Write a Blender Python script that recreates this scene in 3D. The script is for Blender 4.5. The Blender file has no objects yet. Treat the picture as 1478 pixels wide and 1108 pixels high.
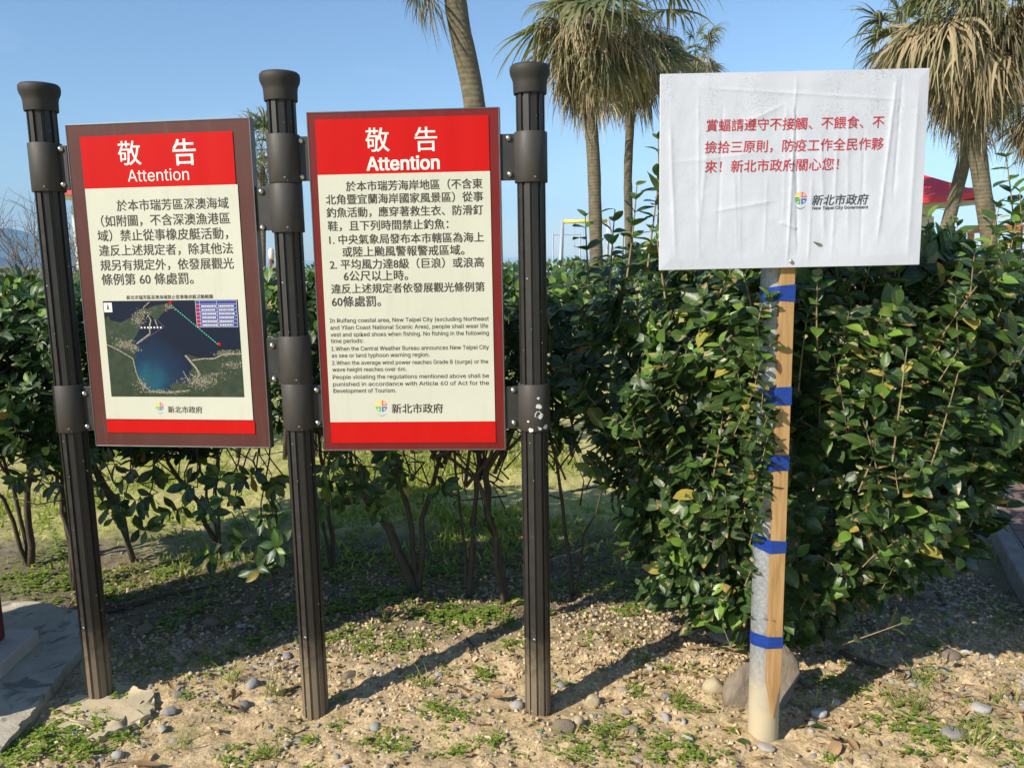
import bpy, bmesh, math, random
import numpy as np
from mathutils import Vector, Matrix
from mathutils.geometry import tessellate_polygon
rng = np.random.default_rng(7); random.seed(7)
sc = bpy.context.scene; C = sc.collection

# ------------------------------------------------------------------ camera
PW, PH, F = 1478.0, 1108.0, 1190.0
PITCH, ROLL, EYE = math.atan((554-370)/F), math.radians(-1.0), 1.55
_f = np.array([0, math.cos(PITCH), -math.sin(PITCH)]); _r = np.array([1., 0, 0]); _u = np.cross(_r, _f)
CR = _r*math.cos(ROLL)+_u*math.sin(ROLL); CU = -_r*math.sin(ROLL)+_u*math.cos(ROLL)
cam = bpy.data.cameras.new('camera'); camo = bpy.data.objects.new('camera', cam); C.objects.link(camo)
cam.sensor_fit = 'HORIZONTAL'; cam.sensor_width = 36; cam.lens = F/PW*36
cam.clip_start = .05; cam.clip_end = 30000
M = Matrix(((CR[0], CU[0], -_f[0], 0), (CR[1], CU[1], -_f[1], 0), (CR[2], CU[2], -_f[2], EYE), (0, 0, 0, 1)))
camo.matrix_world = M; sc.camera = camo
def ray(px, py): return _f+CR*(px-PW/2)/F-CU*(py-PH/2)/F
def G(px, py, z=0.):                       # point where the sight line meets height z
    d = ray(px, py); return np.array([0, 0, EYE])+d*((z-EYE)/d[2])
def Y(px, py, y):                          # point on the sight line at distance y
    d = ray(px, py); return np.array([0, 0, EYE])+d*(y/d[1])

# ------------------------------------------------------------------ light
SUN_EL, SUN_AZ = math.radians(35), math.radians(231.5)
w = bpy.data.worlds.new('World'); sc.world = w; w.use_nodes = True
nt = w.node_tree; nt.nodes.clear()
out = nt.nodes.new('ShaderNodeOutputWorld'); bg = nt.nodes.new('ShaderNodeBackground'); sky = nt.nodes.new('ShaderNodeTexSky')
sky.sky_type = 'NISHITA'; sky.sun_disc = False; sky.sun_elevation = SUN_EL; sky.sun_rotation = SUN_AZ
sky.air_density = 1.0; sky.dust_density = .25; sky.ozone_density = 1.6; sky.altitude = 0
bg.inputs[1].default_value = .108
tc = nt.nodes.new('ShaderNodeTexCoord'); mp = nt.nodes.new('ShaderNodeMapping'); mp.inputs['Scale'].default_value = (2.2, 2.2, 9)
nz = nt.nodes.new('ShaderNodeTexNoise'); nz.inputs['Scale'].default_value = 1.7; nz.inputs['Detail'].default_value = 7; nz.inputs['Roughness'].default_value = .6
rp = nt.nodes.new('ShaderNodeValToRGB'); rp.color_ramp.elements[0].position = .56; rp.color_ramp.elements[1].position = .82
rp.color_ramp.elements[0].color = (0, 0, 0, 1); rp.color_ramp.elements[1].color = (.32, .32, .32, 1)
mx = nt.nodes.new('ShaderNodeMixRGB'); mx.inputs[2].default_value = (6.6, 7.3, 8.2, 1)
L = nt.links.new
L(tc.outputs['Generated'], mp.inputs[0]); L(mp.outputs[0], nz.inputs['Vector']); L(nz.outputs[0], rp.inputs[0])
tn = nt.nodes.new('ShaderNodeMixRGB'); tn.blend_type = 'MULTIPLY'; tn.inputs[0].default_value = 1; tn.inputs[2].default_value = (.86, .98, 1.10, 1)
L(sky.outputs[0], tn.inputs[1]); L(rp.outputs[0], mx.inputs[0]); L(tn.outputs[0], mx.inputs[1]); L(mx.outputs[0], bg.inputs[0]); L(bg.outputs[0], out.inputs[0])
sl = bpy.data.lights.new('sun', 'SUN'); sl.energy = 5.0; sl.angle = math.radians(.53); sl.color = (1, .925, .81)
so = bpy.data.objects.new('sun', sl); C.objects.link(so)
sd = Vector((math.sin(SUN_AZ)*math.cos(SUN_EL), math.cos(SUN_AZ)*math.cos(SUN_EL), math.sin(SUN_EL)))
so.rotation_euler = sd.to_track_quat('Z', 'Y').to_euler(); so.location = (-4, -3, 6)
sc.view_settings.view_transform = 'Standard'; sc.view_settings.look = 'None'; sc.view_settings.gamma = 1
sc.view_settings.exposure = .5; sc.view_settings.use_curve_mapping = False
sc.render.engine = 'CYCLES'
try: sc.cycles.volume_bounces = 0; sc.cycles.max_bounces = 7; sc.cycles.transparent_max_bounces = 8
except Exception: pass

# ------------------------------------------------------------------ helpers
def tag(o, label=None, cat=None, group=None, kind=None):
    if label: o['label'] = label
    if cat: o['category'] = cat
    if group: o['group'] = group
    if kind: o['kind'] = kind
    return o
def empty(name, loc=(0, 0, 0), label=None, cat=None, group=None):
    o = bpy.data.objects.new(name, None); o.empty_display_size = .1; C.objects.link(o); o.location = loc
    return tag(o, label, cat, group)
def link(name, me, m=None, parent=None, loc=None):
    o = bpy.data.objects.new(name, me); C.objects.link(o)
    if m is not None and len(me.materials) == 0: me.materials.append(m)
    if parent is not None: o.parent = parent
    if loc is not None: o.location = loc
    return o
class MB:                                   # collects pieces, links them as one mesh
    def __init__(s): s.v = []; s.f = []; s.n = 0; s.mi = []
    def add(s, vs, fs, mi=0):
        s.v.extend([tuple(map(float, a)) for a in vs]); s.f.extend([tuple(i+s.n for i in f) for f in fs]); s.n += len(vs); s.mi += [mi]*len(fs)
    def box(s, a, b, mi=0, R=None, t=(0, 0, 0)):
        vs = np.array([(x, y, z) for x in (a[0], b[0]) for y in (a[1], b[1]) for z in (a[2], b[2])], float)
        if R is not None: vs = vs@np.array(R).T
        vs = vs+np.array(t)
        s.add(vs, [(0, 1, 3, 2), (4, 6, 7, 5), (0, 4, 5, 1), (2, 3, 7, 6), (0, 2, 6, 4), (1, 5, 7, 3)], mi)
    def tube(s, pts, rad, k=6, mi=0, cap=True):
        pts = np.array(pts, float); n = len(pts); rad = np.broadcast_to(np.array(rad, float), (n,))
        T = np.gradient(pts, axis=0); T /= np.linalg.norm(T, axis=1)[:, None]+1e-9
        vs = []; a0 = np.array([.3, .2, .9]) if abs(T[0][2]) < .9 else np.array([1., .1, 0])
        A = np.cross(T[0], a0); A /= np.linalg.norm(A)
        for i in range(n):
            A = A-T[i]*(A@T[i]); A /= np.linalg.norm(A); B = np.cross(T[i], A)
            for j in range(k):
                t = 2*math.pi*j/k; vs.append(pts[i]+(A*math.cos(t)+B*math.sin(t))*rad[i])
        fs = [(i*k+j, i*k+(j+1) % k, (i+1)*k+(j+1) % k, (i+1)*k+j) for i in range(n-1) for j in range(k)]
        if cap: fs += [tuple(range(k-1, -1, -1)), tuple(range((n-1)*k, n*k))]
        s.add(vs, fs, mi)
    def lathe(s, prof, k=32, c=(0, 0, 0), mi=0):
        vs = [(c[0]+r*math.cos(2*math.pi*j/k), c[1]+r*math.sin(2*math.pi*j/k), c[2]+z) for r, z in prof for j in range(k)]
        fs = [(i*k+j, i*k+(j+1) % k, (i+1)*k+(j+1) % k, (i+1)*k+j) for i in range(len(prof)-1) for j in range(k)]
        fs += [tuple(range(k-1, -1, -1)), tuple(range((len(prof)-1)*k, len(prof)*k))]
        s.add(vs, fs, mi)
    def build(s, name, m, parent=None, smooth=False, bevel=0, loc=None, ang=None):
        me = bpy.data.meshes.new(name); me.from_pydata(s.v, [], s.f); me.update()
        ms = m if isinstance(m, (list, tuple)) else [m]
        for a in ms: me.materials.append(a)
        if len(ms) > 1: me.polygons.foreach_set('material_index', s.mi)
        if smooth: me.polygons.foreach_set('use_smooth', [True]*len(me.polygons))
        if smooth and ang:
            me.set_sharp_from_angle(angle=math.radians(ang))
        o = link(name, me, None, parent, loc)
        if bevel:
            b = o.modifiers.new('bevel', 'BEVEL'); b.width = bevel; b.segments = 2; b.limit_method = 'ANGLE'; b.angle_limit = math.radians(40)
        return o
def np_mesh(name, V, Fq, attr=None, smooth=True):
    V = np.asarray(V, np.float32); Fq = np.asarray(Fq, np.int32)
    me = bpy.data.meshes.new(name); me.vertices.add(len(V)); me.vertices.foreach_set('co', V.ravel())
    k = Fq.shape[1]; me.loops.add(Fq.size); me.loops.foreach_set('vertex_index', Fq.ravel())
    me.polygons.add(len(Fq)); me.polygons.foreach_set('loop_start', np.arange(0, Fq.size, k, dtype=np.int32))
    me.polygons.foreach_set('loop_total', np.full(len(Fq), k, np.int32))
    me.polygons.foreach_set('use_smooth', np.full(len(Fq), smooth, bool))
    if attr is not None:
        a = me.attributes.new('lf', 'FLOAT_VECTOR', 'POINT'); a.data.foreach_set('vector', np.asarray(attr, np.float32).ravel())
    me.update(); me.validate(); return me
_perm = np.random.default_rng(3).random((256, 256)).astype(np.float64)
def vnoise(x, y):
    xi = np.floor(x).astype(int); yi = np.floor(y).astype(int); fx = x-xi; fy = y-yi
    fx = fx*fx*(3-2*fx); fy = fy*fy*(3-2*fy)
    a = _perm[xi % 256, yi % 256]; b = _perm[(xi+1) % 256, yi % 256]; c = _perm[xi % 256, (yi+1) % 256]; d = _perm[(xi+1) % 256, (yi+1) % 256]
    return (a*(1-fx)+b*fx)*(1-fy)+(c*(1-fx)+d*fx)*fy
def fbm(x, y, o=4, g=.5):
    x = np.asarray(x, float); y = np.asarray(y, float); s = 0; a = 1; t = 0
    for i in range(o):
        s = s+a*vnoise(x*2**i+17.3*i, y*2**i+5.1*i); t += a; a *= g
    return s/t
def unit(v): v = np.asarray(v, float); return v/(np.linalg.norm(v, axis=-1, keepdims=True)+1e-9)

# ------------------------------------------------------------------ materials
class NT:
    def __init__(s, name):
        s.m = bpy.data.materials.new(name); s.m.use_nodes = True; s.t = s.m.node_tree; s.t.nodes.clear()
        s.out = s.t.nodes.new('ShaderNodeOutputMaterial'); s.p = s.t.nodes.new('ShaderNodeBsdfPrincipled'); s.L(s.p.outputs[0], s.out.inputs[0])
    def L(s, a, b): s.t.links.new(a, b)
    def n(s, ty, **k):
        o = s.t.nodes.new('ShaderNode'+ty)
        for a, b in k.items(): setattr(o, a, b)
        return o
    def coord(s, which='Object', scale=(1, 1, 1)):
        tc = s.n('TexCoord'); m = s.n('Mapping'); m.inputs['Scale'].default_value = scale; s.L(tc.outputs[which], m.inputs[0]); return m.outputs[0]
    def noise(s, vec, scale, detail=4, rough=.55, dist=0):
        o = s.n('TexNoise'); o.inputs['Scale'].default_value = scale; o.inputs['Detail'].default_value = detail
        o.inputs['Roughness'].default_value = rough; o.inputs['Distortion'].default_value = dist
        if vec is not None: s.L(vec, o.inputs['Vector'])
        return o.outputs[0]
    def ramp(s, fac, stops):
        o = s.n('ValToRGB'); e = o.color_ramp.elements
        while len(e) < len(stops): e.new(.5)
        for i, (p, c) in enumerate(stops):
            e[i].position = p; e[i].color = (*c, 1) if len(c) == 3 else c
        s.L(fac, o.inputs[0]); return o.outputs[0]
    def mix(s, fac, a, b, bt='MIX'):
        o = s.n('MixRGB', blend_type=bt)
        for i, v in ((0, fac), (1, a), (2, b)):
            if isinstance(v, (int, float)): o.inputs[i].default_value = v if i == 0 else (v, v, v, 1)
            elif isinstance(v, tuple): o.inputs[i].default_value = (*v, 1)
            else: s.L(v, o.inputs[i])
        return o.outputs[0]
    def math(s, op, a, b=0.):
        o = s.n('Math', operation=op)
        for i, v in ((0, a), (1, b)):
            if isinstance(v, (int, float)): o.inputs[i].default_value = v
            else: s.L(v, o.inputs[i])
        return o.outputs[0]
    def bump(s, h, st=.3, d=.005):
        o = s.n('Bump'); o.inputs['Strength'].default_value = st; o.inputs['Distance'].default_value = d; s.L(h, o.inputs['Height']); s.L(o.outputs[0], s.p.inputs['Normal'])
    def set(s, col=None, rough=None, metal=None, spec=None):
        for k, v in (('Base Color', col), ('Roughness', rough), ('Metallic', metal), ('Specular IOR Level', spec)):
            if v is None: continue
            if isinstance(v, tuple): s.p.inputs[k].default_value = (*v, 1)
            elif isinstance(v, (int, float)): s.p.inputs[k].default_value = v
            else: s.L(v, s.p.inputs[k])
        return s.m
def simple(name, col, rough=.6, metal=0., var=.15, sc_=12., bump=0., bd=.002, spec=.5):
    t = NT(name); c = t.coord(); n = t.noise(c, sc_, 5)
    lo = tuple(x*(1-var) for x in col); hi = tuple(min(1, x*(1+var)) for x in col)
    t.set(t.ramp(n, [(.3, lo), (.7, hi)]), rough, metal, spec)
    if bump: t.bump(t.noise(c, sc_*6, 4), bump, bd)
    return t.m
def leafmat(name, stops, back, rough=.34, trans=.28, spots=.0, tipcol=None, midrib=(.1, .16, .04), spec=.5):
    t = NT(name); a = t.n('Attribute', attribute_name='lf'); sx = t.n('SeparateXYZ'); t.L(a.outputs['Vector'], sx.inputs[0])
    u, v, ti = sx.outputs
    col = t.ramp(ti, stops)
    c = t.coord(); n = t.noise(c, 60, 3)
    col = t.mix(t.math('MULTIPLY', t.ramp(n, [(.35, (0, 0, 0)), (.75, (1, 1, 1))]), .25), col, tuple(x*1.7 for x in stops[len(stops)//2][1]))
    rib = t.math('LESS_THAN', t.math('ABSOLUTE', t.math('SUBTRACT', u, .5)), .035)
    col = t.mix(t.math('MULTIPLY', rib, .55), col, midrib)
    if spots:
        sp = t.math('GREATER_THAN', t.math('ADD', t.noise(c, 38, 3), t.math('MULTIPLY', t.math('ABSOLUTE', t.math('SUBTRACT', v, .45)), .22)), 1-spots)
        col = t.mix(sp, col, (.30, .19, .07))
    if tipcol:
        tp = t.ramp(t.math('ADD', v, t.math('MULTIPLY', t.math('SUBTRACT', n, .5), .5)), [(.30, (0, 0, 0)), (.62, (1, 1, 1))]); col = t.mix(tp, col, tipcol)
    g = t.n('NewGeometry'); col2 = t.mix(t.math('MULTIPLY', g.outputs['Backfacing'], .75), col, back)
    t.set(col2, None, 0, spec)
    t.L(t.mix(g.outputs['Backfacing'], (rough,)*3, (.65,)*3), t.p.inputs['Roughness'])
    tr = t.n('BsdfTranslucent'); t.L(t.mix(1., col, (1.7, 2.0, .55), 'MULTIPLY'), tr.inputs[0])
    ms = t.n('MixShader'); ms.inputs[0].default_value = trans
    t.L(t.p.outputs[0], ms.inputs[1]); t.L(tr.outputs[0], ms.inputs[2]); t.L(ms.outputs[0], t.out.inputs[0])
    wv = t.math('ABSOLUTE', t.math('SINE', t.math('ADD', t.math('MULTIPLY', v, 38.), t.math('MULTIPLY', t.math('ABSOLUTE', t.math('SUBTRACT', u, .5)), -30.))))
    t.bump(t.math('ADD', wv, t.math('MULTIPLY', n, .8)), .12, .0006)
    return t.m
MT = {}
MT['bush'] = leafmat('glossy dark leaf', [(0, (.012, .028, .009)), (.5, (.029, .060, .014)), (.8, (.065, .125, .02)), (.94, (.16, .27, .035)), (1, (.38, .30, .06))], (.07, .11, .04), .43, .19, .32, spec=.6)
MT['hedge'] = leafmat('hedge leaf', [(0, (.013, .030, .011)), (.5, (.026, .058, .018)), (.82, (.07, .14, .025)), (.95, (.2, .31, .04)), (1, (.38, .17, .05))], (.08, .13, .045), .42, .24, .26, spec=.55)
MT['scrub'] = leafmat('scrub leaf', [(0, (.03, .055, .014)), (.6, (.065, .11, .022)), (1, (.15, .19, .05))], (.08, .12, .04), .5, .25)
MT['frond'] = leafmat('palm leaf', [(0, (.035, .055, .02)), (.6, (.075, .11, .035)), (1, (.17, .18, .07))], (.09, .11, .045), .5, .2, 0, (.30, .25, .14), (.14, .15, .06))
MT['dry'] = leafmat('dry palm leaf', [(0, (.085, .065, .04)), (.45, (.19, .155, .10)), (.8, (.31, .26, .17)), (1, (.46, .41, .30))], (.3, .23, .13), .75, .12, 0, None, (.3, .23, .13), .2)
MT['weed'] = leafmat('weed leaf', [(0, (.09, .15, .022)), (.6, (.17, .25, .035)), (.9, (.25, .31, .06)), (1, (.40, .34, .10))], (.09, .13, .04), .6, .3, 0, None, (.12, .18, .05), .25)
MT['grass'] = leafmat('grass blade', [(0, (.13, .18, .03)), (.5, (.23, .28, .05)), (.8, (.38, .38, .10)), (1, (.50, .42, .20))], (.13, .16, .05), .7, .3, 0, None, (.13, .17, .05), .2)
MT['litter'] = leafmat('dry litter', [(0, (.09, .045, .022)), (.5, (.24, .14, .07)), (.85, (.40, .28, .15)), (1, (.52, .43, .26))], (.22, .15, .08), .8, .06, 0, None, (.2, .13, .07), .15)
def bark(name, lo, hi, sc_=18, zs=.35, bump=.6):
    t = NT(name); c = t.coord('Object', (1, 1, zs)); n = t.noise(c, sc_, 8, .65); n2 = t.noise(t.coord(), 6, 3)
    t.set(t.mix(t.math('MULTIPLY', n2, .45), t.ramp(n, [(.3, lo), (.7, hi)]), tuple(x*1.5 for x in hi)), .85, 0, .25); t.bump(n, bump, .01); return t.m
MT['bark'] = bark('shrub bark', (.028, .021, .015), (.10, .078, .054), 40, .3)
MT['twig'] = simple('pale twig', (.22, .16, .08), .7, 0, .3, 30)
MT['deadtwig'] = simple('grey dead twig', (.20, .165, .14), .85, 0, .25, 20)
def palmbark():
    t = NT('ringed palm trunk'); c = t.coord('Object'); n = t.noise(c, 9, 5, .6)
    wv = t.n('TexWave', wave_type='BANDS', bands_direction='Z'); wv.inputs['Scale'].default_value = 4.2; wv.inputs['Distortion'].default_value = 2.2; wv.inputs['Detail'].default_value = 3; t.L(c, wv.inputs['Vector'])
    col = t.ramp(n, [(.25, (.085, .07, .046)), (.75, (.19, .16, .105))])
    col = t.mix(t.math('MULTIPLY', t.ramp(wv.outputs[0], [(.0, (1, 1, 1)), (.35, (0, 0, 0))]), .28), col, (.09, .075, .05))
    t.set(col, .9, 0, .2); t.bump(t.math('ADD', t.math('MULTIPLY', wv.outputs[0], .4), n), .6, .02); return t.m
MT['palmbark'] = palmbark()
def steel_paint(name, col, chips=True, rough=.42):
    t = NT(name); c = t.coord(); n = t.noise(c, 30, 6, .6); d = t.noise(t.coord('Object', (1, 1, .15)), 22, 5, .6)
    cc = t.ramp(n, [(.3, tuple(x*.85 for x in col)), (.75, tuple(x*1.2 for x in col))])
    cc = t.mix(t.ramp(d, [(.56, (0, 0, 0)), (.8, (.14, .14, .14))]), cc, (.13, .11, .09))
    g = t.n('NewGeometry'); sx = t.n('SeparateXYZ'); t.L(g.outputs['Position'], sx.inputs[0])
    dirt = t.ramp(t.math('ADD', sx.outputs[2], t.math('MULTIPLY', n, -.25)), [(.0, (.75, .75, .75)), (.17, (0, 0, 0))])
    cc = t.mix(dirt, cc, (.22, .17, .11))
    if chips:
        ch = t.math('GREATER_THAN', t.noise(c, 55, 3, .5), .735); cc = t.mix(ch, cc, (.5, .48, .44))
    t.set(cc, t.ramp(n, [(.3, (rough,)*3), (.8, (rough+.2,)*3)]), 0, .5); t.bump(t.noise(c, 120, 3), .12, .001); return t.m
MT['post'] = steel_paint('dark brown post paint', (.019, .016, .014))
MT['collar'] = steel_paint('dark grey collar paint', (.036, .031, .026), rough=.55)
MT['cap'] = simple('dark brown rubber cap', (.022, .019, .015), .7, 0, .18, 25, .25, .001)
MT['bolt'] = simple('stainless bolt', (.55, .53, .5), .32, 1, .15, 60)
MT['alu'] = simple('dark metal edge', (.12, .115, .11), .4, .6, .2, 20)
def film(name, lo, hi, dirt, rough):
    t = NT(name); c = t.coord(); n = t.noise(c, 4, 6, .6); st = t.noise(t.coord('Object', (1, 1, .10)), 34, 5, .65); sp = t.noise(c, 85, 3, .6)
    col = t.ramp(n, [(.3, lo), (.7, hi)]); col = t.mix(t.ramp(st, [(.55, (0, 0, 0)), (.85, (.30, .30, .30))]), col, dirt); col = t.mix(t.ramp(sp, [(.70, (0, 0, 0)), (.76, (.35, .35, .35))]), col, dirt)
    t.set(col, t.ramp(n, [(.3, (rough,)*3), (.7, (rough+.15,)*3)]), 0, .25); t.bump(t.noise(c, 3, 3), .06, .01); return t.m
MT['brown'] = film('brown sign border', (.070, .020, .017), (.085, .027, .021), (.14, .10, .08), .4)
MT['maroon'] = film('maroon sign border', (.125, .007, .007), (.145, .010, .009), (.16, .07, .06), .38)
MT['cream'] = film('cream sign film', (.48, .48, .39), (.515, .51, .42), (.30, .27, .19), .38)
def redfilm():
    t = NT('red sign film'); c = t.coord('Object', (14, 1, 1)); n = t.noise(c, 1.2, 4); t.set(t.ramp(n, [(.3, (.44, .006, .005)), (.7, (.47, .009, .007))]), .42, 0, .1); return t.m
MT['red'] = redfilm()
MT['ink'] = simple('dark brown ink', (.035, .022, .015), .5, 0, .1, 20)
MT['white'] = simple('white lettering', (.62, .62, .58), .45, 0, .03, 20)
MT['redink'] = simple('red ink', (.44, .018, .026), .6, 0, .15, 60)
MT['greyink'] = simple('charcoal ink', (.05, .05, .055), .55, 0, .2, 60)
for k, c in dict(lg=(.10, .38, .08), lb=(.02, .10, .42), lo=(.70, .10, .03), ly=(.75, .60, .05), lgrey=(.32, .32, .34)).items(): MT[k] = simple('logo '+k, c, .45, 0, .05, 20)
def paper():
    t = NT('wrinkled white paper'); c = t.coord(); 
    col = t.ramp(t.noise(c, 3, 5), [(.3, (.45, .465, .52)), (.7, (.51, .525, .575))])
    # faint old print showing through: specks and vertical column rules
    sp = t.noise(t.coord('Object', (1, 1, 1)), 170, 2, .5); big = t.noise(c, 9, 3)
    g = t.n('NewGeometry'); sx = t.n('SeparateXYZ'); o = t.n('TexCoord'); t.L(o.outputs['Object'], sx.inputs[0])
    top = t.ramp(sx.outputs[2], [(.36, (.25, .25, .25)), (.47, (1, 1, 1))])
    m1 = t.math('MULTIPLY', t.math('MULTIPLY', t.math('GREATER_THAN', sp, .57), t.ramp(big, [(.42, (0, 0, 0)), (.6, (1, 1, 1))])), top)
    col = t.mix(t.math('MULTIPLY', m1, .6), col, (.30, .31, .34))
    sm = t.noise(t.coord('Object', (1, 1, .5)), 26, 5, .7); col = t.mix(t.ramp(sm, [(.58, (0, 0, 0)), (.72, (.35, .35, .35))]), col, (.33, .34, .36))
    ln = t.math('LESS_THAN', t.math('FRACT', t.math('MULTIPLY', sx.outputs[0], 21.)), .045)
    col = t.mix(t.math('MULTIPLY', ln, .13), col, (.42, .43, .46))
    t.set(col, .55, 0, .3); t.bump(t.noise(c, 25, 6, .6), .15, .004); return t.m
MT['paper'] = paper()
MT['board'] = simple('white board edge', (.5, .5, .52), .5, 0, .08, 20)
def wood():
    t = NT('pine stake'); c = t.coord('Object', (10, 10, .7)); n = t.noise(c, 6, 6, .6, 1.2)
    t.set(t.ramp(n, [(.3, (.26, .145, .05)), (.55, (.37, .22, .09)), (.75, (.44, .28, .125))]), .6, 0, .35); t.bump(n, .2, .002); return t.m
MT['wood'] = wood()
def galv():
    t = NT('galvanised steel'); c = t.coord(); v = t.n('TexVoronoi'); v.inputs['Scale'].default_value = 120; t.L(c, v.inputs['Vector'])
    g = t.n('NewGeometry'); sx = t.n('SeparateXYZ'); t.L(g.outputs['Position'], sx.inputs[0])
    col = t.ramp(v.outputs['Color'], [(.2, (.24, .25, .26)), (.8, (.33, .345, .355))])
    d = t.ramp(t.math('ADD', sx.outputs[2], t.math('MULTIPLY', t.noise(c, 12, 4), -.2)), [(.0, (1, 1, 1)), (.2, (0, 0, 0))])
    t.set(t.mix(d, col, (.44, .37, .24)), .55, t.mix(d, (.45,)*3, (0., 0., 0.)), .5); t.bump(t.noise(c, 60, 4), .1, .002); return t.m
MT['galv'] = galv()
def tape():
    t = NT('blue tape'); n = t.noise(t.coord('Object', (1, 1, 5)), 30, 4); t.set(t.ramp(n, [(.3, (.004, .026, .17)), (.7, (.007, .042, .25))]), .42, 0, .5); t.bump(n, .3, .002); return t.m
MT['tape'] = tape()
def stone(name, cols, bump=.6, sc_=22, hi=(.36, .33, .28)):
    t = NT(name); c = t.coord(); oi = t.n('ObjectInfo'); n = t.noise(c, sc_, 6, .6)
    base = t.ramp(oi.outputs['Random'], [(i/max(1, len(cols)-1), cc) for i, cc in enumerate(cols)])
    col = t.mix(t.ramp(n, [(.3, (.0, .0, .0)), (.75, (.6, .6, .6))]), base, hi); t.set(col, .8, 0, .3); t.bump(n, bump, .006); return t.m
MT['pebble'] = stone('pebble', [(.13, .13, .14), (.24, .25, .26), (.40, .39, .36), (.30, .24, .16), (.45, .45, .44), (.19, .14, .10)])
MT['rock'] = stone('boulder', [(.15, .115, .08), (.19, .15, .105)], 1., 14, (.27, .22, .16))
MT['tanstone'] = stone('tan stone', [(.46, .37, .20), (.5, .4, .23)], .8)
MT['slate'] = stone('slate', [(.17, .155, .14), (.21, .2, .18)], .6)
MT['clod'] = None
def gravelmat(name, stops):
    t = NT(name); g = t.n('NewGeometry'); c = t.coord(); n = t.noise(c, 60, 4)
    t.set(t.mix(t.math('MULTIPLY', n, .35), t.ramp(g.outputs['Random Per Island'], stops), (.4, .36, .3)), .85, 0, .25); t.bump(n, .3, .003); return t.m
MT['gravel'] = gravelmat('gravel', [(0, (.10, .095, .09)), (.4, (.19, .185, .175)), (.7, (.27, .24, .19)), (.9, (.26, .18, .11)), (1, (.40, .38, .35))])
MT['clod'] = gravelmat('soil clods', [(0, (.29, .20, .10)), (.5, (.50, .37, .205)), (1, (.64, .49, .29))])
def soil():
    t = NT('sandy soil'); c = t.coord(); n1 = t.noise(c, 1.7, 6, .6); n2 = t.noise(c, 14, 8, .65); n3 = t.noise(c, 75, 6, .7)
    col = t.ramp(n2, [(.25, (.33, .23, .12)), (.5, (.58, .43, .245)), (.75, (.72, .56, .34))])
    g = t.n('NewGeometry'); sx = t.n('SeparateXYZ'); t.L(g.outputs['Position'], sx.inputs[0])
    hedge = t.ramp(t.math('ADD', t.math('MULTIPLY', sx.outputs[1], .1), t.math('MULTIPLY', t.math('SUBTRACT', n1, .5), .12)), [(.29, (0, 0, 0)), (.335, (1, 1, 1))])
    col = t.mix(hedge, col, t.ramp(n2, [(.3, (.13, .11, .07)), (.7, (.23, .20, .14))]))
    far = t.ramp(t.math('ADD', t.math('MULTIPLY', sx.outputs[1], .1), t.math('MULTIPLY', t.math('SUBTRACT', n1, .5), .15)), [(.43, (0, 0, 0)), (.48, (1, 1, 1))])
    col = t.mix(far, col, t.ramp(t.noise(c, 2.3, 8, .7), [(.3, (.58, .48, .27)), (.5, (.50, .46, .17)), (.65, (.30, .36, .07))]))
    grn = t.ramp(t.noise(c, 5, 5, .65), [(.47, (0, 0, 0)), (.62, (1, 1, 1))])
    col = t.mix(t.math('MULTIPLY', grn, .25), col, (.24, .24, .06))
    col = t.mix(t.math('MULTIPLY', t.ramp(n3, [(.36, (1, 1, 1)), (.54, (0, 0, 0))]), .6), col, (.14, .095, .055))
    t.set(col, .95, 0, .15); t.bump(t.math('ADD', n2, t.math('MULTIPLY', n3, .6)), 1., .012); return t.m
MT['soil'] = soil()
def lawn():
    t = NT('patchy lawn'); c = t.coord(); n = t.noise(c, 1.3, 8, .7); n2 = t.noise(c, 30, 6, .7)
    col = t.ramp(n, [(.3, (.52, .43, .24)), (.48, (.44, .40, .15)), (.62, (.26, .31, .06))]); col = t.mix(t.math('MULTIPLY', n2, .5), col, (.46, .42, .16))
    t.set(col, .95, 0, .1); t.bump(n2, 1., .03); return t.m
MT['lawn'] = lawn()
def sea():
    t = NT('sea water'); n = t.noise(t.coord('Object', (.02, .2, 1)), 3, 5); t.set((.012, .04, .075), .12, 0, .5); t.bump(n, .5, .3); return t.m
MT['sea'] = sea()
def concrete(name, lo, hi, dark):
    t = NT(name); c = t.coord(); n = t.noise(c, 9, 8, .65); b = t.noise(c, 7, 5, .6, 1.5); f = t.noise(c, 90, 4, .7)
    col = t.ramp(n, [(.3, lo), (.7, hi)]); col = t.mix(t.ramp(b, [(.55, (0, 0, 0)), (.63, (.75, .75, .75))]), col, dark)
    t.set(col, .9, 0, .25); t.bump(t.math('ADD', n, f), .6, .006); return t.m
MT['concrete'] = concrete('weathered concrete', (.34, .30, .22), (.50, .45, .35), (.12, .115, .10))
MT['plinth'] = simple('beige plinth', (.50, .42, .36), .6, 0, .1, 8, .15)
MT['redpaint'] = simple('dark red paint', (.15, .012, .010), .5, 0, .15, 20, .2)
def brick():
    t = NT('paver'); c = t.coord(); oi = t.n('ObjectInfo'); n = t.noise(c, 25, 6, .65)
    col = t.mix(oi.outputs['Random'], (.125, .075, .060), (.19, .12, .095)); col = t.mix(t.math('MULTIPLY', n, .5), col, (.22, .16, .13))
    t.set(col, .8, 0, .3); t.bump(n, .4, .004); return t.m
MT['brick'] = brick()
MT['bricklit'] = simple('sunlit-tone paver', (.50, .25, .12), .8, 0, .2, 10, .3)  # same pavers farther along, sunlight put into the colour
MT['mortar'] = simple('pale mortar', (.34, .31, .29), .9, 0, .15, 20, .3)
MT['kerb'] = simple('kerb stone', (.19, .17, .145), .85, 0, .25, 12, .5, .004)
MT['roofred'] = simple('red roof paint', (.80, .055, .075), .6, 0, .12, .6)
MT['offwhite'] = simple('off white paint', (.62, .59, .52), .6, 0, .08, 2)
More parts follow.
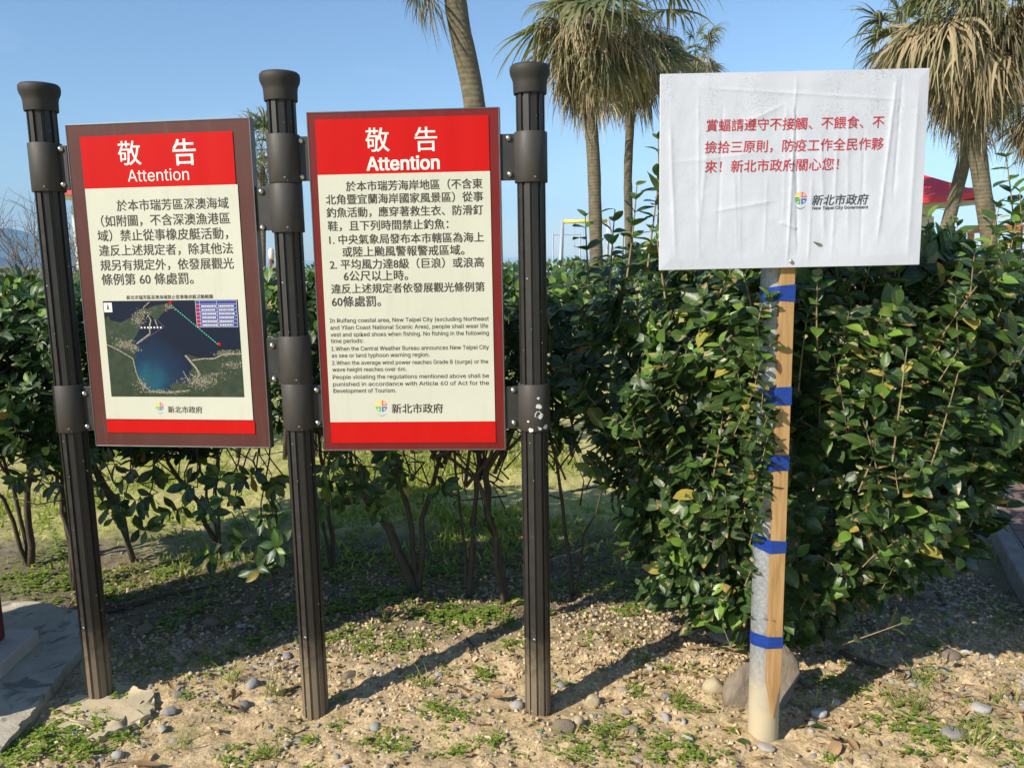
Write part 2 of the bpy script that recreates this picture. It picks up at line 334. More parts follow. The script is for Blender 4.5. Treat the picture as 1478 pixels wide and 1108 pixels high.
MT['greysteel'] = simple('grey painted steel', (.42, .45, .50), .45, .2, .1, 5)
MT['yellow'] = simple('yellow paint', (.62, .56, .10), .5, 0, .08, 3)
MT['orange'] = simple('orange painted wood', (.55, .22, .07), .6, 0, .12, 5)
MT['hill'] = simple('wooded hill', (.05, .075, .04), .95, 0, .4, .006)
MT['deepblue'] = simple('blue rail', (.05, .10, .28), .5, 0, .1, 5)

# ------------------------------------------------------------------ ground
def gz(x, y):
    x = np.asarray(x, float); y = np.asarray(y, float)
    z = (fbm(x*1.3+9, y*1.3+4, 3)-.5)*.05+(fbm(x*7, y*7, 4)-.5)*.035+(fbm(x*30+3, y*30, 3)-.5)*.024
    z = z+.03*np.exp(-((y-3.25)/.28)**2)*np.clip((x+.9)*1.5, 0, 1)
    k = np.clip((y-6)/4, 0, 1); z = z*(1-k)
    p = np.clip((x-(1.62+.0*(y)))*0, 0, 1)
    return z
nx, ny = 420, 330
gx = np.linspace(-3.2, 3.4, nx); gy = np.concatenate([np.linspace(1.2, 4.6, 270), 4.6+np.linspace(0.02, 1, 60)**1.5*7.4])
XX, YY = np.meshgrid(gx, gy); ZZ = gz(XX, YY)
edge = np.minimum(1, np.minimum((XX-gx[0])*3, (gx[-1]-XX)*3)); edge = np.minimum(edge, np.minimum((YY-gy[0])*4, (gy[-1]-YY)*1)); ZZ = ZZ*np.clip(edge, 0, 1)
idx = np.arange(nx*len(gy)).reshape(len(gy), nx)
Fq = np.stack([idx[:-1, :-1], idx[:-1, 1:], idx[1:, 1:], idx[1:, :-1]], -1).reshape(-1, 4)
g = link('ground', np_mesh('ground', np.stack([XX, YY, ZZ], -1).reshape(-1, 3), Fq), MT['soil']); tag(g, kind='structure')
# the wider lawn: an apron around the soil and on to the shore
mb = MB()
x0, x1, y0, y1 = gx[0], gx[-1], gy[0], gy[-1]
for a, b in (((-400, -60), (400, y0)), ((-400, y0), (x0, y1)), ((x1, y0), (400, y1)), ((-400, y1), (400, 60))):
    mb.add([(a[0], a[1], 0), (b[0], a[1], 0), (b[0], b[1], 0), (a[0], b[1], 0)], [(0, 1, 2, 3)])
mb.add([(-400, 60, 0), (400, 60, 0), (420, 78, -9), (-420, 78, -9)], [(0, 1, 2, 3)])
tag(mb.build('lawn', MT['lawn']), kind='structure')
mb = MB(); mb.add([(-14000, 70, -8), (14000, 70, -8), (14000, 15000, -8), (-14000, 15000, -8)], [(0, 1, 2, 3)])
tag(mb.build('sea', MT['sea']), kind='structure')
# headland across the water
hx = np.linspace(-5200, -900, 180); hyy = np.linspace(2600, 4200, 26); HX, HY = np.meshgrid(hx, hyy)
def ridge(px): return np.interp(px, [-400, -60, 0, 22, 46, 66, 90, 120, 170, 215, 250], [60, 52, 50, 57, 39, 45, 37, 31, 17, 4, -8])
pxs = 739+HX/3100*F/1.012
prof = ridge(pxs)/F*3100*1.0
mid = np.exp(-((HY-3100)/520)**2)
HZ = -8+(prof+8)*mid*(.93+.14*fbm(HX/260, HY/260, 5))
idx = np.arange(HX.size).reshape(HX.shape)
tag(link('hills', np_mesh('hills', np.stack([HX, HY, HZ], -1).reshape(-1, 3), np.stack([idx[:-1, :-1], idx[:-1, 1:], idx[1:, 1:], idx[1:, :-1]], -1).reshape(-1, 4)), MT['hill']), kind='structure')

# ------------------------------------------------------------------ notice board: three posts, two panels
PB = [np.array([-1.515, 2.79]), np.array([-.707, 2.685]), np.array([.071, 2.64])]
board = empty('notice_board', (-.707, 2.69, 0), 'dark fluted three-post notice board carrying two red and cream warning signs', 'notice board')
BO = Vector((-.707, 2.69, 0))
def zat(px, py, y): return Y(px, py, y)[2]
def fluted(r0=.0445, dr=.0062, n=11):
    pr = []
    for i in range(n):
        for fr, r in ((.0, r0-dr), (.16, r0-dr), (.2, r0), (.8, r0), (.84, r0-dr)):
            a = 2*math.pi*(i+fr)/n+.12; pr.append((r*math.cos(a), r*math.sin(a)))
    return pr
postmesh = None
for i, p in enumerate(PB):
    H = 2.07
    pr = fluted(); k = len(pr)
    mb = MB(); vs = []
    for z in (-.06, .0, .4, .8, 1.2, 1.6, H): vs += [(x, y, z) for x, y in pr]
    mb.add(vs, [(a*k+j, a*k+(j+1) % k, (a+1)*k+(j+1) % k, (a+1)*k+j) for a in range(6) for j in range(k)]+[tuple(range(6*k, 7*k))])
    po = mb.build('post', MT['post'], board); po.location = Vector((p[0], p[1], 0))-BO
    tag(po, ['left fluted post beside the sign with the map', 'middle fluted post between the two signs', 'right fluted post with scraped collar'][i])
    c = MB(); c.lathe([(.0505, 0), (.0515, .004), (.052, .030), (.054, .042), (.0605, .056), (.0625, .068), (.0615, .079), (.056, .085), (.02, .087)], 48)
    c.build('post_cap', MT['cap'], po, True, loc=(0, 0, H-.03), ang=50)
    colls = [(205, 276), (557, 625)] if i == 0 else ([(192, 263), (264, 335), (486, 555), (555, 622)] if i == 1 else [(188, 262), (556, 623)])
    xr = [(45, 95), (402, 425), (766, 770)][i]
    for a, b in colls:
        xx = np.interp((a+b)/2, (235, 590), xr)
        z1, z0 = zat(xx, a, p[1]-.05), zat(xx, b, p[1]-.05)
        c = MB(); h = z1-z0
        c.lathe([(.044, 0), (.0505, 0), (.0515, .0015), (.0515, h-.0015), (.0505, h), (.044, h)], 56)
        co = c.build('collar', MT['collar'], po, True, loc=(0, 0, z0), ang=40)
        if i == 2 and a > 400:
            for (u, v, s) in ((.25, .72, .006), (.3, .55, .011), (.18, .53, .006), (.26, .36, .016), (.38, .32, .009), (-.45, .22, .004), (-.25, .04, .009), (.35, .06, .006), (.75, .08, .010)):
                mbp = MB(); n_ = 9
                pts = []
                for q in range(n_):
                    an = 2*math.pi*q/n_; rr = s*(.6+.55*random.random()); th = -math.pi/2+u*.95+rr*math.cos(an)/.052; pts.append((.0519*math.cos(th), .0519*math.sin(th), z0+h*v+rr*math.sin(an)*.9))
                mbp.add(pts, [tuple(range(n_))]); mbp.build('paint_chip', MT['white'], po)
def frameof(pa, pb):                        # direction along the row and outward (toward the viewer)
    d = np.array([pb[0]-pa[0], pb[1]-pa[1], 0]); d /= np.linalg.norm(d); return d, np.array([d[1], -d[0], 0])
def homog(src, dst):
    A = []; b = []
    for (x, y), (u, v) in zip(src, dst):
        A += [[x, y, 1, 0, 0, 0, -u*x, -u*y], [0, 0, 0, x, y, 1, -v*x, -v*y]]; b += [u, v]
    h = np.append(np.linalg.solve(np.array(A, float), np.array(b, float)), 1).reshape(3, 3)
    def f(x, y): q = h@np.array([x, y, 1]); return q[0]/q[2], q[1]/q[2]
    return f
import os
def latin_font():
    try:
        p = os.path.join(bpy.utils.system_resource('DATAFILES'), 'fonts', 'Inter.woff2'); return bpy.data.fonts.load(p)
    except Exception: return None
LATIN = latin_font()
def text_mesh(s, latin):
    cu = bpy.data.curves.new('t', 'FONT'); cu.body = s; cu.size = 1; cu.resolution_u = 3; cu.dimensions = '2D'; cu.fill_mode = 'FRONT'
    if latin and LATIN: cu.font = LATIN
    o = bpy.data.objects.new('t', cu); C.objects.link(o)
    dg = bpy.context.evaluated_depsgraph_get(); dg.update()
    me = bpy.data.meshes.new_from_object(o.evaluated_get(dg)); bpy.data.objects.remove(o); bpy.data.curves.remove(cu)
    V = np.zeros(len(me.vertices)*3, np.float32); me.vertices.foreach_get('co', V); Fs = [tuple(p.vertices) for p in me.polygons]; bpy.data.meshes.remove(me)
    return V.reshape(-1, 3).astype(float), Fs
def lettering(s, x0, x1, yc, parent, m, depth=-.001, offset=0., name='lettering', shear=0., surf=None, h=None):
    """s fitted so its ink spans x0..x1 (panel metres) and is centred on height yc; lies in the panel's XZ plane; offset thickens the strokes"""
    V, Fs = text_mesh(s, all(ord(c) < 128 for c in s))
    if len(V) == 0: return None
    mn, mx_ = V.min(0), V.max(0); k = (x1-x0)/(mx_[0]-mn[0]); ky = k if h is None else h/(mx_[1]-mn[1])
    mb = MB(); sh = [(0, 0)] if offset == 0 else [(-1, -.6), (1, -.6), (-1, .6), (1, .6), (0, 0)]
    for q, (a, b) in enumerate(sh):
        x = x0+(V[:, 0]-mn[0]+a*offset)*k; z = yc+(V[:, 1]-(mn[1]+mx_[1])/2+b*offset)*ky; x = x+(z-yc)*shear
        y = np.full(len(V), depth) if surf is None else surf(x, z)-.0010
        mb.add(np.stack([x, y-.00006*q, z], -1), Fs)
    o = mb.build(name, m, parent); return o
def logo(cx, cz, r, parent, depth=-.0012, surf=None):
    def dd(x, z): return depth if surf is None else float(surf(np.array([x]), np.array([z]))[0])-.001
    for (sx, sz, m) in ((-1, 1, 'ly'), (1, 1, 'lo'), (-1, -1, 'lg'), (1, -1, 'lb')):
        g_ = .09*r; R = r*.98; pts = [(g_, g_)]
        pts += [(R*math.cos(a), R*math.sin(a)*1.0) for a in np.linspace(.12, math.pi/2-.12, 7)]
        pts = np.array(pts); cen = pts.mean(0); inn = cen+(pts-cen)*.52
        mb = MB(); n_ = len(pts); vs = [(cx+sx*a, dd(cx, cz), cz+sz*b) for a, b in np.vstack([pts, inn])]
        mb.add(vs, [(j, (j+1) % n_, n_+(j+1) % n_, n_+j) for j in range(n_)])
        mb.build('emblem_quarter', MT[m], parent)
    mb = MB(); y_ = dd(cx, cz)
    mb.add([(cx-r*.95, y_, cz-r*1.25), (cx-r*.2, y_, cz-r*1.75), (cx-r*.05, y_, cz-r*1.62)], [(0, 1, 2)])
    mb.add([(cx+r*.95, y_, cz-r*1.3), (cx, y_, cz-r*1.85), (cx-r*.05, y_, cz-r*1.6)], [(0, 1, 2)])
    mb.build('emblem_bird', MT['lgrey'], parent)
def strip(mb, pts, w_, y):
    pts = np.array(pts, float)
    for a, b in zip(pts[:-1], pts[1:]):
        d = unit(b-a); n = np.array([-d[1], d[0]])*w_/2
        q = [a-n, b-n, b+n, a+n]; mb.add([(p[0], y, p[1]) for p in q], [(0, 1, 2, 3)])
def panel(pa, pb, corners, label, border, zr):
    """corners: the panel's outline in the photo, to read proportions off it"""
    d, nrm = frameof(pa, pb); z0, z1 = zr
    yc = (pa[1]+pb[1])/2
    xa = Y(corners[0][0]*.5+corners[3][0]*.5, 412, (pa[1]*.83+pb[1]*.17)); xb = Y((corners[1][0]+corners[2][0])/2, 407, (pa[1]*.17+pb[1]*.83))
    W_ = abs(xb[0]-xa[0])/d[0]; Hh = z1-z0
    o = bpy.data.objects.new('sign_panel', None); C.objects.link(o); o.parent = board; tag(o, label)
    t_ = (xa[0]-pa[0])/(pb[0]-pa[0]); base = np.array([xa[0], pa[1]+(pb[1]-pa[1])*t_, z0])
    o.location = Vector(base)-BO; o.rotation_euler = (0, 0, math.atan2(d[1], d[0]))
    hm = homog(corners, [(0, Hh), (W_, Hh), (W_, 0), (0, 0)])
    mb = MB(); mb.box((.003, -.012, .003), (W_-.003, .014, Hh-.003)); mb.build('sign_plate', border, o, bevel=.001)
    mb = MB()
    for a, b in (((0, -.0135, 0), (.004, .018, Hh)), ((W_-.004, -.0135, 0), (W_, .018, Hh)), ((.004, -.0135, Hh-.004), (W_-.004, .018, Hh)), ((.004, -.0135, 0), (W_-.004, .018, .004))): mb.box(a, b)
    mb.build('sign_frame', MT['alu'], o, bevel=.0008)
    return o, hm, W_, Hh
def rect(hm, quad, parent, m, name, depth):
    P = [hm(*q) for q in quad]; xl = (P[0][0]+P[3][0])/2; xr = (P[1][0]+P[2][0])/2; zt = (P[0][1]+P[1][1])/2; zb = (P[2][1]+P[3][1])/2
    mb = MB(); mb.box((xl, depth, zb), (xr, depth+.0003, zt)); mb.build(name, m, parent); return xl, xr, zb, zt
def line(hm, s, xl, xr, py, parent, m, offset=0., **k):
    a = hm(xl, py); b = hm(xr, py-(.0 if True else 0)); return lettering(s, a[0], b[0], (a[1]+b[1])/2, parent, m, -.0150, offset, **k)
# slanted baselines: the photo's lines tilt slightly, the homography removes it when both ends are given
def line2(hm, s, l, r, parent, m, offset=0., **k):
    a = hm(*l); b = hm(*r); return lettering(s, a[0], b[0], (a[1]+b[1])/2, parent, m, -.0150, offset, **k)
c1 = [(95, 174), (365, 164), (392, 649), (141, 650)]
P1, h1, W1, H1 = panel(PB[0], PB[1], c1, 'left sign with brown border, short notice and aerial map of a bay', MT['brown'], (.932, 1.995))
fl, fr_, _, _ = rect(h1, [(117, 193), (339, 184), (346, 264), (125, 270)], P1, MT['red'], 'header_band', -.0145)
rect(h1, [(125, 270), (346, 264), (369, 608), (157, 610)], P1, MT['cream'], 'cream_field', -.0145)
rect(h1, [(157, 611), (369, 609), (371, 628), (159, 630)], P1, MT['red'], 'footer_band', -.0145)
line2(h1, '敬', (174, 218), (207, 216), P1, MT['white'], .006); line2(h1, '告', (254, 216), (287, 215), P1, MT['white'], .012)
line2(h1, 'Attention', (188, 251), (277, 248), P1, MT['white'])
for s, l, r in (('於本市瑞芳區深澳海域', (172, 295), (334, 291)), ('（如附圖，不含深澳漁港區', (149, 318), (336, 314)), ('域）禁止從事橡皮艇活動，', (144, 340), (333, 336)),
                ('違反上述規定者，除其他法', (146, 362), (340, 358)), ('規另有規定外，依發展觀光', (148, 384), (341, 380)), ('條例第 60 條處罰。', (150, 405), (283, 402))):
    line2(h1, s, l, r, P1, MT['ink'], .011)
line2(h1, '新北市瑞芳區深澳海域禁止從事橡皮艇活動範圍', (186, 431), (311, 429), P1, MT['ink'], .008)
line2(h1, '新北市政府', (246, 595), (295, 594), P1, MT['ink'], .012)
a = h1(234, 592); logo(a[0], a[1]+.004, .0145, P1, -.015)
# --- map print
mq = [(151, 437), (347, 433), (355, 575), (165, 577)]
def seaprint():
    t = NT('map sea print'); tc_ = t.n('TexCoord'); m = t.n('Mapping'); m.inputs['Location'].default_value = (-MX0-.30*MW, 0, -MZ0-.16*MH); t.L(tc_.outputs['Object'], m.inputs[0])
    l = t.n('VectorMath', operation='LENGTH'); t.L(m.outputs[0], l.inputs[0])
    f_ = t.math('ADD', t.math('MULTIPLY', l.outputs['Value'], 4.), t.math('MULTIPLY', t.noise(t.coord(), 25, 4), .25))
    t.set(t.ramp(f_, [(.12, (.012, .10, .13)), (.42, (.009, .03, .07)), (.8, (.006, .010, .026))]), .4, 0, .2); return t.m
P = [h1(*q) for q in mq]; MX0 = (P[0][0]+P[3][0])/2; MX1 = (P[1][0]+P[2][0])/2; MZ1 = (P[0][1]+P[1][1])/2; MZ0 = (P[2][1]+P[3][1])/2; MW = MX1-MX0; MH = MZ1-MZ0
mb = MB(); mb.box((MX0, -.0150, MZ0), (MX1, -.0147, MZ1)); mb.build('map_sea', seaprint(), P1)
def mc(u, v): return (MX0+u*MW, MZ1-v*MH)
def landprint():
    t = NT('map land print'); c = t.coord(); n = t.noise(c, 35, 8, .7); n2 = t.noise(c, 160, 3, .6)
    col = t.ramp(n, [(.35, (.004, .010, .007)), (.58, (.016, .032, .017)), (.72, (.06, .065, .04))]); t.set(t.mix(t.math('MULTIPLY', n2, .3), col, (.07, .09, .05)), .35, 0, .5); return t.m
landm = landprint(); MT['tanp'] = simple('map tan print', (.27, .24, .18), .4, 0, .6, 180, spec=.2); MT['blup'] = simple('map table blue', (.02, .03, .22), .4, 0, .1, 20); MT['grnp'] = simple('map line green', (.05, .45, .25), .4, 0, .1, 20); MT['purp'] = simple('map line purple', (.16, .08, .2), .4, 0, .1, 20)
def poly(pts, m, name, depth):
    q = [mc(*p) for p in pts]; tr = tessellate_polygon([[Vector((a, b, 0)) for a, b in q]])
    mb = MB(); mb.add([(a, depth, b) for a, b in q], [tuple(t) for t in tr]); mb.build(name, m, P1)
west = [(0, .2), (.03, .15), (.05, .2), (.12, .225), (.2, .17), (.25, .13), (.3, .07), (.33, .1), (.29, .17), (.28, .25), (.25, .32), (.22, .38), (.19, .42), (.215, .47), (.19, .52), (.225, .58), (.2, .61), (.2, .66), (.205, .74), (.22, .83), (.26, .88), (.30, .93), (.36, .945), (.43, .95), (.46, .93), (.45, .87), (.49, .85), (.54, .86), (.585, .86), (.62, .80), (.6, .74), (.635, .70), (.61, .63), (.58, .575), (.6, .555), (.68, .59), (.74, .61), (.8, .58), (.825, .52), (.87, .505), (.95, .51), (1, .50), (1, 1), (0, 1)]
poly(west, landm, 'map_land', -.0153)
poly([(.315, .1), (.35, .07), (.40, .05), (.45, .04), (.51, .03), (.50, .06), (.46, .11), (.42, .16), (.4, .195), (.38, .2), (.36, .16), (.33, .15)], landm, 'map_land', -.0153)
mb = MB()
for ln, w_ in (([(.33, .15), (.35, .2), (.335, .27), (.335, .34), (.225, .445)], .012), ([(.38, .195), (.395, .26)], .010), ([(.3, .07), (.35, .015)], .008), ([(.56, .73), (.6, .84)], .008), ([(.0, .45), (.1, .52), (.19, .6)], .008), ([(.19, .6), (.205, .74), (.23, .85), (.3, .94), (.42, .96), (.6, .93)], .009), ([(.63, .62), (.72, .6), (.8, .6), (.86, .56), (1, .55)], .010), ([(.585, .565), (.66, .7), (.68, .76)], .016), ([(.61, .76), (.66, .8), (.69, .76)], .008)):
    strip(mb, [mc(*p) for p in ln], w_*MW*.75, -.01555)
rr = np.random.default_rng(5)
clus = [(.14, .45, .06, .05, 60), (.25, .2, .04, .06, 35), (.3, .12, .05, .04, 20), (.48, .07, .03, .03, 12), (.68, .84, .09, .06, 90), (.4, .95, .14, .02, 50), (.9, .55, .08, .03, 30), (.92, .67, .06, .05, 25), (.2, .5, .03, .04, 20), (.24, .88, .04, .05, 20), (.78, .78, .1, .05, 20)]
for cx, cy, sx, sy, n_ in clus:
    for _ in range(n_*6):
        u = np.clip(cx+rr.normal()*sx*.65, .005, .985); v = np.clip(cy+rr.normal()*sy*.5, .01, .985); s = .002+.006*rr.random()**2; a = mc(u, v); 
        mb.box((a[0], -.01565, a[1]), (a[0]+s*MW, -.0156, a[1]+s*MW*.8))
mb.build('map_town', MT['tanp'], P1)
mb = MB(); p0, p1 = np.array(mc(.51, .05)), np.array(mc(.84, .46))
for k in range(22): strip(mb, [p0+(p1-p0)*(k/22), p0+(p1-p0)*((k+.62)/22)], .0028, -.0159)
mb.build('map_line', MT['grnp'], P1)
mb = MB(); strip(mb, [mc(.40, .2), mc(.445, .27), mc(.23, .45)], .0012, -.0159); mb.build('map_line', MT['purp'], P1)
mb = MB()
for u, v in ((.505, .025), (.845, .45)): a = mc(u, v); mb.lathe([(.0055, 0), (.0055, .0004)], 12); vs = mb.v[-24:]; mb.v[-24:] = [(a[0]+x, -.0163+z, a[1]+y) for x, y, z in vs]
mb.build('map_pin', MT['red'], P1)
mb = MB(); a = mc(.69, .275); b = mc(.99, .005); mb.box((a[0], -.0156, a[1]), (b[0], -.0154, b[1])); mb.build('map_table', MT['blup'], P1)
mb = MB(); tw, th = b[0]-a[0], b[1]-a[1]
for k in range(8): strip(mb, [(a[0], a[1]+th*k/7), (b[0], a[1]+th*k/7)], .0009, -.0158)
for u in (0, .1, .52, 1): strip(mb, [(a[0]+tw*u, a[1]), (a[0]+tw*u, b[1])], .0009, -.0158)
for k in range(6):
    for u0 in (.14, .56):
        x = a[0]+tw*u0
        while x < a[0]+tw*(u0+.34):
            wd = .0025+.003*rr.random(); mb.box((x, -.0159, a[1]+th*(k+.3)/7), (x+wd, -.0158, a[1]+th*(k+.7)/7)); x += wd+.0016
x, z_ = mc(.27, .28)
for k in range(7): q = mc(.27+k*.024, .285); mb.box((q[0], -.0159, q[1]), (q[0]+.0055, -.0158, q[1]+.0055))
q = mc(.005, .115); mb.box((q[0], -.0158, q[1]), (q[0]+.062*MW, -.0156, q[1]+.098*MH)); mb.build('map_marks', MT['white'], P1)
mb = MB(); c_ = (q[0]+.031*MW, q[1]+.05*MH); mb.add([(c_[0]-.005, -.0161, c_[1]-.011), (c_[0], -.0161, c_[1]-.004), (c_[0]+.005, -.0161, c_[1]-.011), (c_[0], -.0161, c_[1]+.013)], [(0, 1, 3), (1, 2, 3)]); mb.build('map_north_arrow', MT['ink'], P1)
mb = MB()
for k in range(6): mb.box((a[0]+.0012, -.01585, a[1]+th*(k+.22)/7), (a[0]+tw*.085, -.01575, a[1]+th*(k+.8)/7))
mb.build('map_table_keys', MT['red'], P1)

c2 = [(443, 162), (722, 154), (730, 647), (470, 648)]
P2, h2, W2, H2 = panel(PB[1], PB[2], c2, 'right sign with maroon border and long Chinese and English notice', MT['maroon'], (.925, 2.004))
rect(h2, [(456, 174), (706, 165), (708, 248), (460, 252)], P2, MT['red'], 'header_band', -.0145)
rect(h2, [(460, 252), (708, 248), (715, 606), (479, 607)], P2, MT['cream'], 'cream_field', -.0145)
rect(h2, [(479, 607), (715, 606), (716, 636), (481, 637)], P2, MT['red'], 'footer_band', -.0145)
line2(h2, '敬', (529, 203), (563, 201), P2, MT['white'], .008); line2(h2, '告', (600, 202), (632, 200), P2, MT['white'], .008)
line2(h2, 'Attention', (531, 237), (635, 234), P2, MT['white'], .022)
for s, l, r in (('於本市瑞芳海岸地區（不含東', (501, 269), (697, 265)), ('北角暨宜蘭海岸國家風景區）從事', (472, 288), (698, 284)), ('釣魚活動，應穿著救生衣、防滑釘', (473, 307), (698, 303)),
                ('鞋，且下列時間禁止釣魚：', (475, 326), (648, 324)), ('1. 中央氣象局發布本市轄區為海上', (477, 345), (699, 343)), ('或陸上颱風警報警戒區域。', (496, 363), (671, 361)),
                ('2. 平均風力達8級（巨浪）或浪高', (478, 381), (699, 379)), ('6公尺以上時。', (498, 398), (590, 397)), ('違反上述規定者依發展觀光條例第', (480, 416), (700, 414)), ('60條處罰。', (481, 435), (551, 434))):
    line2(h2, s, l, r, P2, MT['ink'], .014)
for k, (s, r) in enumerate((('In Ruifang coastal area, New Taipei City (excluding Northeast', 706), ('and Yilan Coast National Scenic Area), people shall wear life', 705), ('vest and spiked shoes when fishing. No fishing in the following', 706),
                ('time periods:', 526), ('1.When the Central Weather Bureau announces New Taipei City', 706), ('as sea or land typhoon warning region.', 621), ('2.When the average wind power reaches Grade 8 (surge) or the', 705),
                ('wave height reaches over 6m.', 588), ('People violating the regulations mentioned above shall be', 706), ('punished in accordance with Article 60 of Act for the', 706), ('Development of Tourism.', 573))):
    y_ = 461.5+k*10.15; line2(h2, s, (478+k*.55, y_), (r, y_-.3), P2, MT['ink'], .006, h=.0175)
line2(h2, '新北市政府', (567, 588), (640, 587), P2, MT['ink'], .014)
a = h2(552, 586); logo(a[0], a[1]+.004, .0195, P2, -.015)
# --- brackets
def bracket(px_a, px_b, pya, pyb, pa, pb, tpost, bolts, side):
    d, nrm = frameof(pa, pb); y_ = pa[1]+(pb[1]-pa[1])*tpost
    z1 = zat(px_b, pya, y_-.02); z0 = zat(px_b, pyb, y_-.02); A_ = Y(px_a, (pya+pyb)/2, y_); B_ = Y(px_b, (pya+pyb)/2, y_)
    o = MB(); xa, xb = sorted((A_[0], B_[0]))
    ang = math.atan2(d[1], d[0]); R = [[math.cos(ang), -math.sin(ang), 0], [math.sin(ang), math.cos(ang), 0], [0, 0, 1]]
    L_ = (xb-xa)/math.cos(ang)
    o.box((0, -.006, z0+.006), (L_, -.001, z1-.004)); o.box((0, .006, z0+.006), (L_, .010, z1-.004))
    br = o.build('bracket', MT['post'], board, bevel=.001); yA = pa[1]+(pb[1]-pa[1])*((xa-pa[0])/(pb[0]-pa[0]))
    br.location = Vector((xa, yA, 0))-BO; br.rotation_euler = (0, 0, ang)
    for (bx, by) in bolts:
        q = Y(bx, by, yA); lx = (q[0]-xa)/math.cos(ang)
        m_ = MB(); m_.lathe([(.0105, 0), (.0105, .002), (.0085, .006), (.005, .009), (.001, .0105)], 16)
        vs = [(lx+x, -.006-z, q[2]+y) for x, y, z in m_.v]; m_.v = vs; m_.f = [tuple(reversed(f_)) for f_ in m_.f]
        m_.build('bolt', MT['bolt'], br, True, ang=50)
bracket(70, 100, 207, 276, PB[0], PB[1], .1, [(91, 216), (95, 267)], 1)
bracket(112, 146, 557, 625, PB[0], PB[1], .12, [(125, 567), (129, 614)], 1)
bracket(364, 395, 266, 335, PB[0], PB[1], .95, [(379, 277), (381, 329)], 1)
bracket(382, 415, 487, 555, PB[0], PB[1], .95, [(395, 498), (398, 546)], 1)
bracket(415, 449, 194, 263, PB[1], PB[2], .06, [(435, 204), (437, 256)], 1)
bracket(440, 470, 555, 620, PB[1], PB[2], .06, [(458, 562), (460, 609)], 1)
bracket(720, 752, 190, 262, PB[1], PB[2], .95, [(734, 200), (736, 252)], 1)
bracket(727, 755, 557, 622, PB[1], PB[2], .95, [(741, 562), (742, 609)], 1)

# ------------------------------------------------------------------ white paper notice on a pole
PX, PY = .799, 2.484
ns = empty('paper_notice', (PX, PY, 0), 'white paper notice with red lettering on a galvanised pole with wooden stake', 'sign')
NO = Vector((PX, PY, 0))
mb = MB(); mb.tube([(0, 0, -.08), (0, 0, .5), (0, 0, 1.0), (0, 0, 1.62)], .048, 40); mb.build('steel_pole', MT['galv'], ns, True, ang=50)
# stake: pointed at the foot
SL = lambda z: .0085+.0005*z            # leans a little
sw, y0_, y1_ = .0215, -.068, -.046
prof = [(0, .088), (-sw, .215), (-sw, 1.60), (sw, 1.60), (sw, .215)]
mb = MB(); vs = [(SL(z)+x, y0_, z) for x, z in prof]+[(SL(z)+x, y1_, z) for x, z in prof]
mb.add(vs, [(0, 1, 2, 3, 4), (9, 8, 7, 6, 5)]+[((j+1) % 5, j, 5+j, 5+(j+1) % 5) for j in range(5)]); mb.build('wooden_stake', MT['wood'], ns, bevel=.0012)
def hull(pts):
    pts = sorted(map(tuple, pts))
    def half(ps):
        h_ = []
        for p in ps:
            while len(h_) > 1 and (h_[-1][0]-h_[-2][0])*(p[1]-h_[-2][1])-(h_[-1][1]-h_[-2][1])*(p[0]-h_[-2][0]) <= 0: h_.pop()
            h_.append(p)
        return h_
    return half(pts)[:-1]+half(pts[::-1])[:-1]
for k, (pyc, hh, til) in enumerate(((423, .046, -.25), (571, .052, -.2), (667, .046, -.1), (788, .040, .12), (925, .040, -.30))):
    zc = zat(1120, pyc, PY-.06); e = .0016
    pts = [((.048+e)*math.cos(a), (.048+e)*math.sin(a)) for a in np.linspace(0, 2*math.pi, 40)[:-1]]
    s = SL(zc); pts += [(s-sw-e, y0_-e), (s+sw+e, y0_-e), (s-sw-e, y1_), (s+sw+e, y1_)]
    hp = hull(pts); n_ = len(hp); mb = MB(); vs = []
    for q in (-.5, -.17, .17, .5):
        for (x, y) in hp: vs.append((x*(1+.012*math.sin(9*q+7*x*30)), y, zc+q*hh*(1+.10*math.sin(40*x+k))-til*min(0, (x-(s-sw)))*1.0))
    mb.add(vs, [(r*n_+j, r*n_+(j+1) % n_, (r+1)*n_+(j+1) % n_, (r+1)*n_+j) for r in range(3) for j in range(n_)])
    mb.build('tape_band', MT['tape'], ns)
bo = bpy.data.objects.new('notice_sheet', None); C.objects.link(bo); bo.parent = ns
yb = PY-.070-.012
TLp, TRp, BRp, BLp = [Y(x, y, yb) for x, y in ((955, 110), (1342, 97), (1327, 385), (951, 389))]
BW = ((TRp[0]-TLp[0])+(BRp[0]-BLp[0]))/2; BH = ((TLp[2]-BLp[2])+(TRp[2]-BRp[2]))/2
bo.location = Vector(((TLp[0]+BLp[0])/2, yb, (BLp[2]+BRp[2])/2))-NO; bo.rotation_euler = (0, -math.atan2((TRp[2]-TLp[2]+BRp[2]-BLp[2])/2, BW), 0)
mb = MB(); mb.box((0, 0, 0), (BW, .010, BH)); mb.build('backing_board', MT['board'], bo, bevel=.0015)
